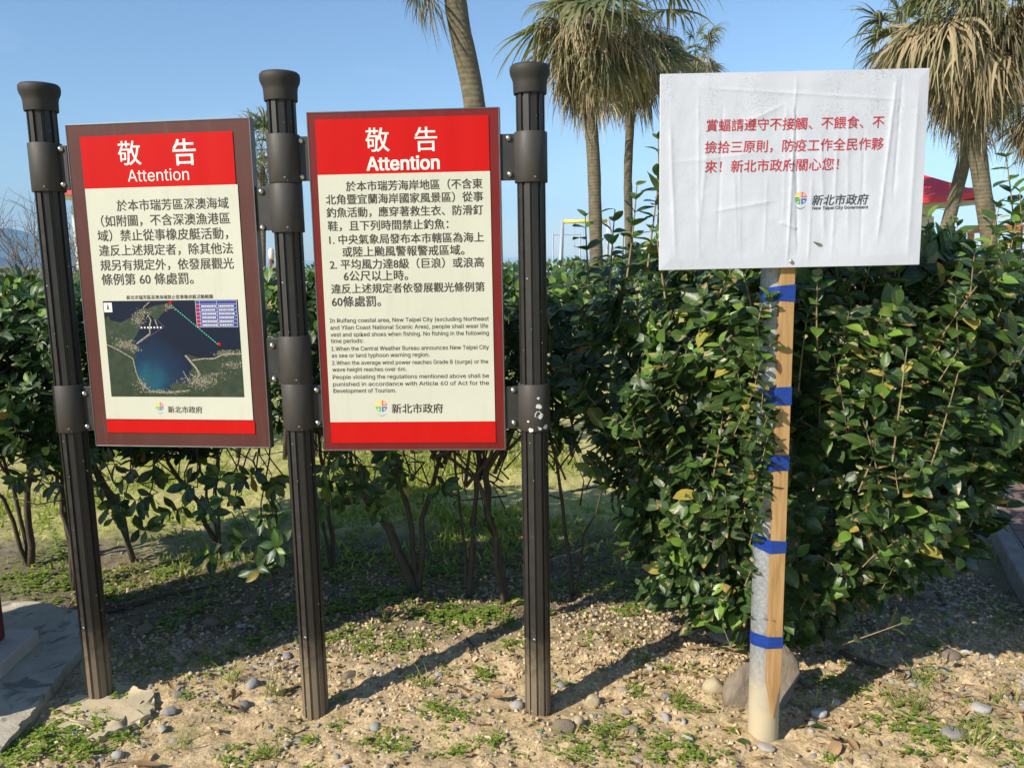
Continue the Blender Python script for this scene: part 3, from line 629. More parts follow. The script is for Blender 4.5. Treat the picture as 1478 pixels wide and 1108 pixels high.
creases = [((.49, 0), (.505, 1), .0034, .006), ((.53, .05), (.50, .95), -.0030, .007), ((.25, .70), (.47, .84), .0016, .010), ((.02, .55), (.4, .60), .0010, .012), ((.83, .1), (.88, 1), .0030, .008), ((.885, .3), (.90, .98), -.0020, .006), ((.15, .02), (.14, .95), .0012, .005), ((.22, .1), (.235, .9), -.0012, .006), ((.31, .0), (.30, .6), .0012, .005), ((.40, .05), (.405, .5), .0012, .006), ((.66, .02), (.665, .7), .0016, .007), ((.77, .05), (.765, .75), -.0014, .006), ((.57, .0), (.575, .5), .0016, .005), ((.47, .2), (.47, .9), .0012, .004), ((.1, .93), (.95, .84), .0015, .006), ((.63, .12), (.60, .70), .0018, .012), ((.45, .24), (.53, .2), .0025, .008), ((.2, .3), (.44, .35), .0018, .010), ((.95, .0), (.96, .9), .0018, .012), ((.06, .05), (.035, .8), .0022, .010), ((.72, .1), (.70, .8), .0014, .012), ((.3, .05), (.28, .5), .0012, .016), ((.15, .2), (.18, .7), .0014, .012)]
def psurf(x, z):
    x = np.asarray(x, float); z = np.asarray(z, float); u = x/BW; v = z/BH
    h_ = (fbm(u*5+2, v*2.2, 3)-.5)*.005+(fbm(u*14+2, v*6, 3)-.5)*.0024
    for (a, b, am, wd) in [(np.array(c[0]), np.array(c[1]), c[2], c[3]) for c in creases]:
        ab = (b-a)*np.array([BW, BH]); L2 = ab@ab; px_ = (u-a[0])*BW; pz_ = (v-a[1])*BH
        t_ = (px_*ab[0]+pz_*ab[1])/L2; dist = np.abs(px_*ab[1]-pz_*ab[0])/math.sqrt(L2)+.004*(fbm(x*30, z*30, 2)-.5); e_ = np.clip(t_*6, 0, 1)*np.clip((1-t_)*6, 0, 1)
        h_ = h_+am*1.2*e_*np.exp(-np.abs(dist)/wd*2.0)
    ed = np.clip(np.minimum(np.minimum(x, BW-x), np.minimum(z, BH-z))/.03, 0, 1)
    return -.0035-(h_+.0015)*ed
n1, n2 = 230, 170
PXX, PZZ = np.meshgrid(np.linspace(.001, BW-.001, n1), np.linspace(.001, BH-.001, n2))
idx = np.arange(n1*n2).reshape(n2, n1)
link('paper', np_mesh('paper', np.stack([PXX, psurf(PXX, PZZ), PZZ], -1).reshape(-1, 3), np.stack([idx[:-1, :-1], idx[:-1, 1:], idx[1:, 1:], idx[1:, :-1]], -1).reshape(-1, 4)), MT['paper'], bo)
h3 = homog([(955, 110), (1342, 97), (1327, 385), (951, 389)], [(0, BH), (BW, BH), (BW, 0), (0, 0)])
for s, l, r in (('賞蝠請遵守不接觸、不餵食、不', (1018, 183), (1274, 176)), ('撿拾三原則，防疫工作全民作夥', (1016, 213), (1273, 209)), ('來！新北市政府關心您！', (1016, 241), (1207, 238))):
    a_ = h3(*l); b_ = h3(*r); lettering(s, a_[0], b_[0], (a_[1]+b_[1])/2, bo, MT['redink'], offset=.004, surf=psurf, shear=.05)
a_ = h3(1169, 290); b_ = h3(1250, 288); lettering('新北市政府', a_[0], b_[0], (a_[1]+b_[1])/2, bo, MT['greyink'], offset=.008, surf=psurf, shear=.18)
a_ = h3(1169, 301.5); b_ = h3(1250, 300.5); lettering('New Taipei City Government', a_[0], b_[0], (a_[1]+b_[1])/2, bo, MT['greyink'], offset=.01, surf=psurf)
a_ = h3(1152, 288); logo(a_[0], a_[1]+.003, .0175, bo, surf=psurf)
a_ = h3(1138, 378); mb = MB(); mb.lathe([(.0055, 0), (.005, .0025), (.001, .0035)], 14); mb.v = [(a_[0]+x, -.0065-z, a_[1]+y) for x, y, z in mb.v]; mb.f = [tuple(reversed(f_)) for f_ in mb.f]; mb.build('nail', MT['bolt'], bo, True)

# ------------------------------------------------------------------ leaves
def leaf_template(kind, curve=.16, fold=.22, n=5, wd=.44, twist=.0):
    """a leaf of length 1 along +Y, face +Z; returns verts, quads, (u,v)"""
    t = np.linspace(0, 1, n+1)
    if kind == 'ell': w_ = np.sin(np.pi*np.clip(t, 0, 1)**.95)**.72*.5*wd*np.interp(t, [0, .75, 1], [1, 1, .8])
    elif kind == 'obo': w_ = np.sin(np.pi*np.clip(t, 0, 1)**1.35)**.85*.5*wd
    else: w_ = np.sin(np.pi*t**.8)**.7*.5*wd
    w_[0] = .02; w_[-1] = .012
    V = []; A = []
    for i, a in enumerate(t):
        for j, s in enumerate((-1, -.5, 0, .5, 1)):
            x = s*w_[i]; z = fold*abs(x)*1.0-curve*a*a+.02*math.sin(6*a+s*2); ang = twist*a
            V.append((x*math.cos(ang), a*(1-curve*.25), z+x*math.sin(ang))); A.append((s*.5+.5, a, 0))
    k = 5; Q = [(i*k+j, i*k+j+1, (i+1)*k+j+1, (i+1)*k+j) for i in range(n) for j in range(4)]
    return np.array(V), np.array(Q), np.array(A)
def join_leaves(name, sites, templates, smooth=True):
    """sites: pos(3) axis(3) normal(3) size tint -> one mesh"""
    S = np.array(sites); Vs = []; Qs = []; As = []; base = 0
    which = np.arange(len(S)) % len(templates)
    for k, (V, Q, A) in enumerate(templates):
        s = S[which == k]
        if len(s) == 0: continue
        ax = unit(s[:, 3:6]); nr = s[:, 6:9]; nr = unit(nr-ax*(nr*ax).sum(1, keepdims=True)); x = np.cross(ax, nr)
        R = np.stack([x, ax, nr], -1)*s[:, 9][:, None, None]
        P_ = np.einsum('nij,vj->nvi', R, V)+s[:, None, 0:3]
        n_ = len(V); Vs.append(P_.reshape(-1, 3)); Qs.append((Q[None]+(np.arange(len(s))*n_)[:, None, None]).reshape(-1, Q.shape[1])+base)
        a = np.broadcast_to(A, (len(s), n_, 3)).copy(); a[:, :, 2] = s[:, 10][:, None]; As.append(a.reshape(-1, 3)); base += len(s)*n_
    return np_mesh(name, np.vstack(Vs), np.vstack(Qs), np.vstack(As), smooth)
TE = [leaf_template('ell', c, f, 5, w_, tw) for c, f, w_, tw in ((.10, .22, .58, .08), (.2, .14, .54, -.12), (.04, .30, .60, .15), (.28, .24, .52, -.08))]
TO = [leaf_template('obo', c, f, 5, w_, tw) for c, f, w_, tw in ((.12, .22, .44, .1), (.24, .14, .42, -.15), (.04, .3, .46, .15), (.34, .22, .40, -.1))]
TS = [leaf_template('ell', .1, .2, 2, .5)]
def single_meshes(name, templates, m, ntint, tints):
    L_ = []
    for k in range(ntint):
        V, Q, A = templates[k % len(templates)]; a = A.copy(); a[:, 2] = tints[k]; me = np_mesh(name, V, Q, a); me.materials.append(m); L_.append(me)
    return L_
def place_leaf(me, s, parent, off, name='leaf'):
    ax = unit(s[3:6]); nr = unit(s[6:9]-ax*(s[6:9]@ax)); x = np.cross(ax, nr); k = s[9]; p = s[0:3]-off
    o = bpy.data.objects.new(name, me); o.parent = parent
    o.matrix_local = Matrix(((x[0]*k, ax[0]*k, nr[0]*k, p[0]), (x[1]*k, ax[1]*k, nr[1]*k, p[1]), (x[2]*k, ax[2]*k, nr[2]*k, p[2]), (0, 0, 0, 1)))
    C.objects.link(o)
def twig(sites, mb, base, d, length, nodes, size, face=np.array([0, -.25, 0]), kind='opp', young=.35, r=.0022, bend=.25, tbase=None, damage=.04):
    """a shoot with leaves along its outer part"""
    base = np.array(base, float); d = unit(d); side0 = unit(np.cross(d, rng.normal(size=3))); pts = [base]; cur = base; dd = d.copy()
    n = max(3, nodes)
    b = rng.normal(size=3)*bend; 
    step = length/n
    for i in range(n):
        dd = unit(dd+b*step*2+np.array([0, 0, .12])*bend); cur = cur+dd*step; pts.append(cur)
        t = (i+1)/n; perp = side0 if i % 2 == 0 else np.cross(dd, side0)
        perp = unit(perp-dd*(perp@dd)); 
        for s in ((1, -1) if kind == 'opp' else (1, -1, .3)):
            if rng.random() < .06: continue
            q = unit(perp*s+rng.normal(size=3)*.25)
            if kind != 'opp': q = unit(rng.normal(size=3)); q = unit(q-dd*(q@dd))
            tilt = .55+.5*t if t < .99 else 1.4
            ax = unit(q+dd*tilt*rng.uniform(.4, 1.0)+np.array([0, 0, -.15])); nr = unit(dd-ax*(dd@ax)+face+np.array([0, 0, .35])+rng.normal(size=3)*.2)
            sz = size*rng.uniform(.68, 1.15)*(1-.35*max(0, t-.7)/.3)
            ti = rng.uniform(0, .62) if tbase is None else tbase+rng.uniform(-.1, .1)
            if rng.random() < young*t: ti = rng.uniform(.66, .95)
            if rng.random() < damage*.4: ti = 1.
            sites.append((*cur, *ax, *nr, sz, min(1, max(0, ti))))
    mb.tube(pts, np.linspace(r, r*.5, len(pts)), 4, cap=False)

def finish_shrub(root, off, sites, wood, twmb, templates, m, nind, score, woodmat=None):
    S = np.array(sites); off = np.array(off, float)
    if len(wood.v): wood.v = [tuple(np.array(v)-off) for v in wood.v]; wood.build('stem', woodmat or MT['bark'], root, True)
    if len(twmb.v):
        twmb.v = [tuple(np.array(v)-off) for v in twmb.v]; o = twmb.build('twigs', MT['twig'], root, True); tag(o, kind='stuff')
    sc_ = score(S); order = np.argsort(-sc_); ind = order[:nind]; rest = order[nind:]
    meshes = single_meshes('leaf', templates, m, 16, [.05, .2, .35, .5, .12, .3, .45, .58, .25, .4, .7, .8, .9, .15, .55, .98])
    tv = np.array([.05, .2, .35, .5, .12, .3, .45, .58, .25, .4, .7, .8, .9, .15, .55, .98])
    for i in ind:
        k = int(np.argmin(np.abs(tv-S[i, 10])+rng.random(16)*.12)); place_leaf(meshes[k], S[i], root, off)
    if len(rest):
        R_ = S[rest].copy(); R_[:, 0:3] -= off; me = join_leaves('foliage', R_, templates); o = link('foliage', me, m, root); tag(o, kind='stuff')

CAM = np.array([0, 0, EYE])
# ---- the big bush on the right
bc = np.array([1.13, 3.18])
def bush_R(th, z):                          # outline radius by angle and height
    zz = (z-.12)/1.38
    prof = np.interp(zz, [0, .08, .25, .45, .65, .85, 1.0, 1.15], [.50, .62, .72, .84, .98, 1.0, .82, .3])
    rx = np.where(np.cos(th) > 0, .84, .95); ry = np.where(np.sin(th) < 0, np.where(np.cos(th) > -.45, .80, .66), .6)
    r = 1/np.sqrt((np.cos(th)/rx)**2+(np.sin(th)/ry)**2)
    return r*prof*(1+.26*(fbm(th*2.6+5, z*4.5, 3)-.5)*2)
bushA = empty('evergreen_bush', (bc[0], bc[1], 0), 'large dense glossy evergreen bush behind the white paper notice', 'bush')
sites = []; tw = MB(); wd = MB()
for i in range(1250):
    th = rng.uniform(-math.pi, math.pi) if rng.random() < .3 else rng.uniform(-math.pi*.98, .06*math.pi); z = rng.uniform(.14, 1.60)
    if z < .5 and rng.random() < .25: continue
    dp = rng.choice([1., .93, .84, .7], p=[.42, .28, .18, .12])*rng.uniform(.93, 1.03)
    r = bush_R(th, z)*dp; n_ = np.array([math.cos(th), math.sin(th), 0]); tip = np.array([bc[0]+r*n_[0], bc[1]+r*n_[1], z])
    if tip[0] < 1.0 and tip[0] > .55 and tip[1] < 2.56: tip[1] = 2.56+rng.random()*.08
    if z < .34 and tip[1] < 2.85 and tip[0] > .95: continue
    if z > 1.4 and .4 < tip[0] < 1.22 and tip[1] < 2.52: tip[1] = 2.54+rng.random()*.1
    up = np.interp(z, [.1, .6, 1.4], [.15, .55, 1.1]); 
    if tip[0] > 1.25 and z < .16+(tip[0]-1.2)*.85: continue
    d = unit(n_*.75+np.array([0, 0, up])+rng.normal(size=3)*.33)
    L_ = rng.uniform(.07, .17); twig(sites, tw, tip-d*L_, d, L_, int(rng.integers(4, 7)), rng.uniform(.066, .108), face=n_*.6, young=.22 if z < 1.2 else .5)
for i in range(95):                         # long upright whips
    th = rng.uniform(-math.pi, math.pi*.1); z = rng.uniform(.55, 1.35); r = bush_R(th, z)*rng.uniform(.75, 1.0)
    b_ = np.array([bc[0]+r*math.cos(th), bc[1]+r*math.sin(th), z]); L_ = rng.uniform(.2, .36)
    twig(sites, tw, b_, (rng.normal()*.22, -.12+rng.normal()*.12, 1), L_, int(L_/.036), .074, young=.6, r=.0036, bend=.15)
for (x, y, dist, L_) in ((935, 385, 2.75, .36), (950, 330, 2.85, .30), (905, 400, 2.8, .30), (880, 420, 2.9, .28), (1385, 410, 2.95, .26), (1350, 400, 2.75, .20), (1420, 400, 3.05, .25), (1462, 410, 2.8, .42), (1470, 440, 2.7, .36), (1345, 440, 2.7, .24), (1295, 450, 2.6, .16), (1215, 445, 2.6, .15), (1440, 450, 2.9, .3), (960, 430, 2.55, .2), (850, 410, 3.0, .24)):
    twig(sites, tw, Y(x, y, dist), (rng.normal()*.08, rng.normal()*.05, 1), L_, int(L_/.038), .078, young=.9, r=.0038, bend=.12)
for (x, y, dist, L_, n_) in ((1085, 520, 2.44, .1, 4), (1100, 470, 2.43, .09, 3), (1096, 455, 2.42, .07, 3), (1078, 640, 2.46, .1, 4), (1094, 700, 2.43, .08, 3), (1088, 800, 2.47, .08, 3), (1060, 600, 2.5, .14, 5), (1100, 560, 2.44, .07, 3), (1090, 845, 2.48, .07, 3), (1050, 730, 2.55, .12, 5), (1075, 560, 2.5, .12, 4), (1104, 600, 2.415, .07, 4), (1108, 625, 2.41, .06, 3), (1102, 655, 2.42, .08, 4), (1098, 500, 2.41, .08, 4), (1106, 430, 2.405, .06, 3), (1092, 740, 2.42, .07, 4), (1100, 880, 2.44, .05, 3), (1100, 690, 2.41, .06, 3), (1090, 530, 2.42, .08, 4), (1098, 575, 2.40, .09, 5), (1094, 615, 2.40, .09, 5), (1100, 640, 2.395, .08, 5), (1090, 670, 2.41, .1, 5), (1096, 480, 2.40, .08, 4), (1086, 700, 2.42, .1, 5), (1082, 760, 2.43, .1, 5), (1075, 820, 2.46, .1, 5), (1092, 450, 2.41, .08, 4)):
    twig(sites, tw, Y(x, y+25, dist+.03), (.05+rng.normal()*.15, -.2, .8), L_, n_, .062, young=.3)
for (x, y, x2, y2, dist) in ((1330, 660, 1440, 655, 2.75), (1350, 720, 1440, 690, 2.7), (1215, 930, 1320, 895, 2.62), (1180, 800, 1225, 830, 2.55), (870, 660, 850, 680, 2.9)):
    a_ = Y(x, y, dist+.05); b_ = Y(x2, y2, dist); L_ = float(np.linalg.norm(b_-a_)); twig(sites, tw, a_, b_-a_, L_, 6, .07, young=.6, bend=.05, r=.003)
for i in range(7):
    a_ = rng.uniform(0, 6.28); p0 = np.array([bc[0]+.12*math.cos(a_), bc[1]+.1*math.sin(a_), -.03]); p2 = np.array([bc[0]+.5*math.cos(a_), bc[1]+.38*math.sin(a_), rng.uniform(.7, 1.1)]); wd.tube([p0, (p0*.6+p2*.4)+[0, 0, .12], p2], [.022, .016, .008], 7)
def near_score(S): return S[:, 9]/np.linalg.norm(S[:, :3]-CAM, axis=1)*(1+.6*((S[:, 1] < 2.95)))*np.where(S[:, 1] < bc[1], 1, .2)-.002*np.maximum(0, S[:, 1]-2.8)
finish_shrub(bushA, (bc[0], bc[1], 0), sites, wd, tw, TE, MT['bush'], 300, near_score)
# ---- the hedge: separate shrubs on thin stems
specs = [  # trunk base in the photo, forks, canopy half-width, label, mesh density
 ((44, 812), 'hedge shrub at the left edge with forked dark stems', 1.0), ((108, 846), 'hedge shrub with branching stem directly behind the left post', 1.0), ((196, 806), 'hedge shrub behind the left half of the map sign', 1.1), ((320, 800), 'hedge shrub with low leafy sprays between the left and middle posts', 1.1),
 ((482, 822), 'hedge shrub with thin twin stems just right of the middle post', 1.0), ((604, 858), 'hedge shrub with thick leaning trunk under the right sign', 1.0), ((677, 862), 'slender hedge shrub with forked stems under the right sign', .8), ((731, 874), 'hedge shrub with pale bare Y-forked trunk just left of the right post', .9), ((827, 864), 'thin sparse hedge shrub just right of the right post', .75)]
hs = np.random.default_rng(21)
for i, ((bx, by), lab, dens) in enumerate(specs):
    b_ = G(bx, by); root = empty('hedge_shrub', (b_[0], b_[1], 0), lab, 'shrub', 'shrubs of the hedge behind the notice board')
    sites = []; tw = MB(); wd = MB(); off = (b_[0], b_[1], 0)
    cx, cy = b_[0]+hs.normal()*.05, max(3.5, min(3.85, b_[1]+.1))
    r0 = [.02, .022, .016, .015, .014, .026, .014, .022, .011][i]
    stems = []
    if i == 5: stems = [[(b_[0], b_[1]), (b_[0]-.13, .32), (b_[0]-.34, .60), (b_[0]-.5, .9)], [(b_[0], b_[1]), (b_[0]+.02, .35), (b_[0]+.1, .6), (b_[0]+.22, .95)], [(b_[0], b_[1]), (b_[0]-.02, .3), (b_[0]-.12, .7), (b_[0]-.1, 1.)]]
    elif i == 7: stems = [[(b_[0], b_[1]), (b_[0]-.05, .34), (b_[0]-.09, .60), (b_[0]+.07, .86)], [(b_[0], b_[1]), (b_[0]-.05, .34), (b_[0]-.10, .58), (b_[0]-.34, .80)]]
    else:
        for q in range(3 if i != 8 else 2):
            s_ = hs.normal()*.12; stems.append([(b_[0], b_[1]), (b_[0]+s_*.35, .28+.1*hs.random()), (b_[0]+s_*.9, .6), (b_[0]+s_*1.6+hs.normal()*.06, .95)])
    for q, st in enumerate(stems):
        f_ = .6 if q else 1; dy = hs.normal()*.05
        pts = [np.array([st[0][0], b_[1], -.04])]+[np.array([x, b_[1]+dy*(k+1)*.6+(cy-b_[1])*(k+1)/3, z]) for k, (x, z) in enumerate(st[1:])]
        P_ = []
        for a, c in zip(pts[:-1], pts[1:]):
            for t in (0, .33, .66): P_.append(a+(c-a)*t+hs.normal(size=3)*.006)
        P_.append(pts[-1]); wd.tube(P_, np.linspace(r0*f_, r0*f_*.45, len(P_)), 8)
        for k in range(5):
            a = pts[2]+(pts[3]-pts[2])*hs.random()*.9-np.array([0, 0, .08]); e = np.array([cx+hs.normal()*.22, cy+hs.normal()*.2, hs.uniform(.75, 1.25)]); m_ = (a+e)/2+hs.normal(size=3)*.05
            wd.tube([a, a+(m_-a)*.5+hs.normal(size=3)*.02, m_, m_+(e-m_)*.5+hs.normal(size=3)*.02, e], [r0*.4, r0*.34, r0*.28, .003, .002], 5)
    for k in range(9):                      # bare crossing twigs beneath the canopy
        a = np.array([b_[0]+hs.normal()*.05, cy+hs.normal()*.05, hs.uniform(.4, .75)]); e = a+np.array([hs.normal()*.18, hs.normal()*.12, hs.uniform(.02, .3)]); wd.tube([a, (a+e)/2+hs.normal(size=3)*.03, e], [.004, .003, .0015], 4)
    nt_ = int((185 if i > 3 else 215)*dens) if i < 8 else 60
    for k in range(nt_):
        th = hs.uniform(0, 2*math.pi); u = hs.random()**.45; z = hs.uniform(.80 if i > 3 else .68, 1.47) if i < 8 else hs.uniform(.98, 1.45)
        if i in (4, 5, 6, 7) and z < .86 and hs.random() < .6: continue
        rr_ = np.interp(z, [.7, .9, 1.2, 1.45, 1.6], [.6, .95, 1., .85, .3]); px_ = cx+math.cos(th)*.33*rr_*u*(1 if i < 8 else .45); py_ = cy+.02+math.sin(th)*.40*rr_*u
        n_ = np.array([math.cos(th)*.5, math.sin(th)*.5-.25, .75]); d = unit(n_+hs.normal(size=3)*.35); L_ = hs.uniform(.05, .12); twig(sites, tw, np.array([px_, py_, z])-d*L_, d, L_, int(hs.integers(2, 5)), hs.uniform(.076, .104), kind='whorl', young=.16 if z < 1.35 else .5)
    extra = {0: [(30, 690, 3.45), (75, 700, 3.4), (20, 640, 3.5), (60, 660, 3.4), (15, 600, 3.4)], 1: [(110, 660, 3.5), (150, 670, 3.4), (135, 700, 3.4), (160, 730, 3.3)], 2: [(180, 690, 3.2), (205, 720, 3.1), (225, 680, 3.3), (170, 740, 3.3), (210, 765, 3.2)],
             3: [(300, 800, 3.05), (345, 790, 3.05), (300, 740, 3.1), (270, 700, 3.15), (330, 720, 3.1), (385, 745, 3.1), (400, 790, 3.0), (360, 690, 3.2), (250, 740, 3.2), (395, 700, 3.15), (375, 820, 3.05), (315, 690, 3.2)],
             4: [(470, 730, 3.2), (505, 680, 3.2), (530, 700, 3.2), (490, 660, 3.2), (560, 660, 3.3), (480, 700, 3.3), (500, 720, 3.3), (470, 680, 3.3), (520, 690, 3.3), (540, 720, 3.35)], 5: [(580, 690, 3.3), (560, 680, 3.4), (545, 740, 3.4)], 6: [(640, 700, 3.4), (690, 760, 3.5)], 8: [(800, 600, 3.5), (830, 585, 3.5), (820, 640, 3.5)]}.get(i, [])
    for (x, y, dist) in extra:
        e = Y(x, y, dist); d = unit(np.array([hs.normal()*.4, -.5, hs.uniform(-.35, .25)])); twig(sites, tw, e-d*.07, d, .10, 4, .085, kind='whorl', young=.5)
        a = np.array([b_[0]+(e[0]-b_[0])*(.15+.5*hs.random()), b_[1]-.2*hs.random(), .55+.25*hs.random()]); wd.tube([a, a+(e-a)*.35+hs.normal(size=3)*.03+np.array([0, 0, .05]), a+(e-a)*.7+hs.normal(size=3)*.025+np.array([0, 0, .03]), e-d*.07], [.005, .004, .003, .002], 5)
    finish_shrub(root, off, sites, wd, tw, TO, MT['hedge'], 70 if i < 8 else 25, lambda S: S[:, 9]/np.linalg.norm(S[:, :3]-CAM, axis=1)+.01*(S[:, 2] < .75)-.004*np.maximum(0, S[:, 1]-3.4))

# ---- scrub beyond the lawn, one mass along the shore
S = []
sr = np.random.default_rng(31)
for i in range(26000):
    x = sr.uniform(-24, 26); yb_ = 19+2.5*math.sin(x*.31)+sr.normal()*.7
    topz = 1.22+.25*float(fbm(x*.5, 3.3, 3))*1.2; z = topz*sr.random()**.45
    ax = unit(sr.normal(size=3)+np.array([0, -.2, .7])); nr = unit(np.array([-.3, -.6, .8])+sr.normal(size=3)*.5)
    S.append((x, yb_-.35*(1-z/topz), z, *ax, *nr, sr.uniform(.10, .2), np.clip(.5+.35*sr.normal()*.7, 0, 1)))
tag(link('coastal_scrub', join_leaves('coastal_scrub', S, TS), MT['scrub']), 'low sunlit coastal scrub beyond the lawn in front of the sea', 'scrub', kind='stuff')
# a nearer leafy row seen between the hedge tops
S = []
for i in range(9000):
    x = sr.uniform(-5.2, 4.2); z = 1.43*sr.random()**.5; yy = 6.4+.25*math.sin(x*2)+sr.normal()*.25
    if 0.0 < x < 1.4 and z < .9: continue
    if z < .95: continue
    ax = unit(sr.normal(size=3)+np.array([0, -.3, .7])); nr = unit(np.array([-.3, -.6, .8])+sr.normal(size=3)*.5); S.append((x, yy, z, *ax, *nr, sr.uniform(.05, .09), np.clip(.3+.25*sr.normal(), 0, .9)))
fh = empty('clipped_hedge', (-.5, 6.4, 0), 'second clipped hedge standing on the lawn behind the first one', 'hedge')
S = np.array(S); S[:, 0:3] -= np.array([-.5, 6.4, 0]); o = link('foliage', join_leaves('foliage', S, TE[:1]), MT['hedge'], fh); tag(o, kind='stuff')
mb = MB()
for k in range(26):
    x = -4.6+k*.36+sr.normal()*.08; pts = [np.array([x, sr.normal()*.08, -.02])]
    for q in range(4): pts.append(pts[-1]+np.array([sr.normal()*.05, sr.normal()*.04, .32]))
    mb.tube(pts, [.02, .017, .014, .01, .006], 6)
mb.build('stems', MT['bark'], fh, True)['kind'] = 'stuff'

# ---- bare dead shrub at far left
for (bx, dist, lab, seed) in ((12, 7.5, 'leafless grey twiggy shrub at the left edge against the hills', 1), (62, 8.2, 'leafless pale twiggy shrub left of the left post against the hills', 2)):
    br_ = np.random.default_rng(seed); b_ = Y(bx, 372, dist); mb = MB()
    def grow(p, d, L_, r, lv):
        n_ = 4; pts = [p]
        for q in range(n_): d = unit(d+br_.normal(size=3)*.16); pts.append(pts[-1]+d*L_/n_)
        mb.tube(np.array(pts)-np.array([b_[0], b_[1], 0]), np.linspace(r, r*.6, len(pts)), 4, cap=False)
        if lv:
            for q in range(4 if lv > 1 else 3): grow(pts[int(br_.integers(2, n_+1))], unit(d+br_.normal(size=3)*.45+np.array([0, 0, .25])), L_*.62, r*.6, lv-1)
    for q in range(6): grow(np.array([b_[0]+br_.normal()*.1, b_[1]+br_.normal()*.1, .3]), unit(np.array([br_.normal()*.35, br_.normal()*.3, 1.])), 1.0, .011, 3)
    mb.tube([(0, 0, -.05), (0, 0, .4)], [.05, .03], 6)
    o = mb.build('bare_shrub', MT['deadtwig']); o.location = (b_[0], b_[1], 0); tag(o, lab, 'shrub')

# ------------------------------------------------------------------ palms
def frond_mesh(elev, dead, seed, segs=34, R=.95, pet=.75):
    """a fan leaf whose stalk leaves the trunk at elevation elev (degrees), drooping under its weight; azimuth 0 = +X"""
    r_ = np.random.default_rng(seed); e = math.radians(elev); V = []; Q = []; A = []
    d = np.array([math.cos(e), 0, math.sin(e)]); pts = [np.zeros(3)]; dd = d.copy()
    for k in range(4): dd = unit(dd+np.array([0, 0, -.10 if not dead else -.25])); pts.append(pts[-1]+dd*pet/4)
    tint = .5
    def quadstrip(P_, W_, side, t0, v0, v1):
        b = len(V); n_ = len(P_)
        for k, (p, w_) in enumerate(zip(P_, W_)):
            V.append(p-side*w_); V.append(p+side*w_); vv = v0+(v1-v0)*k/(n_-1); A.append((.2, vv, t0)); A.append((.8, vv, t0))
        for k in range(n_-1): Q.append((b+2*k, b+2*k+1, b+2*k+3, b+2*k+2))
    quadstrip(pts, [.018, .014, .012, .011, .010], np.array([0, 1., 0]), .6, 0, .1)
    quadstrip(pts, [.010, .009, .008, .008, .007], unit(np.cross(np.array([0, 1., 0]), dd)), .6, 0, .1)
    hub = pts[-1]; side = np.array([0, 1., 0]); up = np.cross(dd, side)*-1
    spread = 125 if not dead else 75
    for k in range(segs):
        a = math.radians(-spread+2*spread*(k+.5)/segs+r_.normal()*2.5); q = unit(dd*math.cos(a)+side*math.sin(a)+up*(.10*abs(math.sin(a))-.05+.05*r_.normal()))
        L_ = R*(.78+.25*math.cos(a))*(1+.15*r_.normal()); P_ = [hub]; cur = hub.copy(); v = q.copy(); n_ = 6; dr = r_.uniform(.25, 1.0) if not dead else r_.uniform(.5, 1.6)
        for s in range(n_):
            t = (s+1)/n_; v = unit(v+np.array([0, 0, -1.])*dr*t**2*1.3+r_.normal(size=3)*(.03 if not dead else .16)); cur = cur+v*L_/n_; P_.append(cur)
        wside = unit(np.cross(q, up)+up*r_.normal()*.35); w0 = R*.025*r_.uniform(.7, 1.3) if not dead else R*.017*r_.uniform(.5, 1.6)
        quadstrip(P_, np.array([.25, .75, 1., .85, .6, .35, .08])*w0, wside, np.clip(.45+.38*r_.normal(), 0, 1), .0, 1.)
    return np_mesh('frond', np.array(V), np.array(Q), np.array(A))
EL = [75, 50, 28, 5, -18, -40]; ED = [8, -22, -50, -70, -84]
GM = {(e, s): frond_mesh(e, False, s*31+e+100) for e in EL for s in (0, 1)}
DM = {(e, s): frond_mesh(e, True, s*17+e+900, 26, .85, .55) for e in ED for s in (0, 1, 2)}
for me in GM.values(): me.materials.append(MT['frond'])
for me in DM.values(): me.materials.append(MT['dry'])
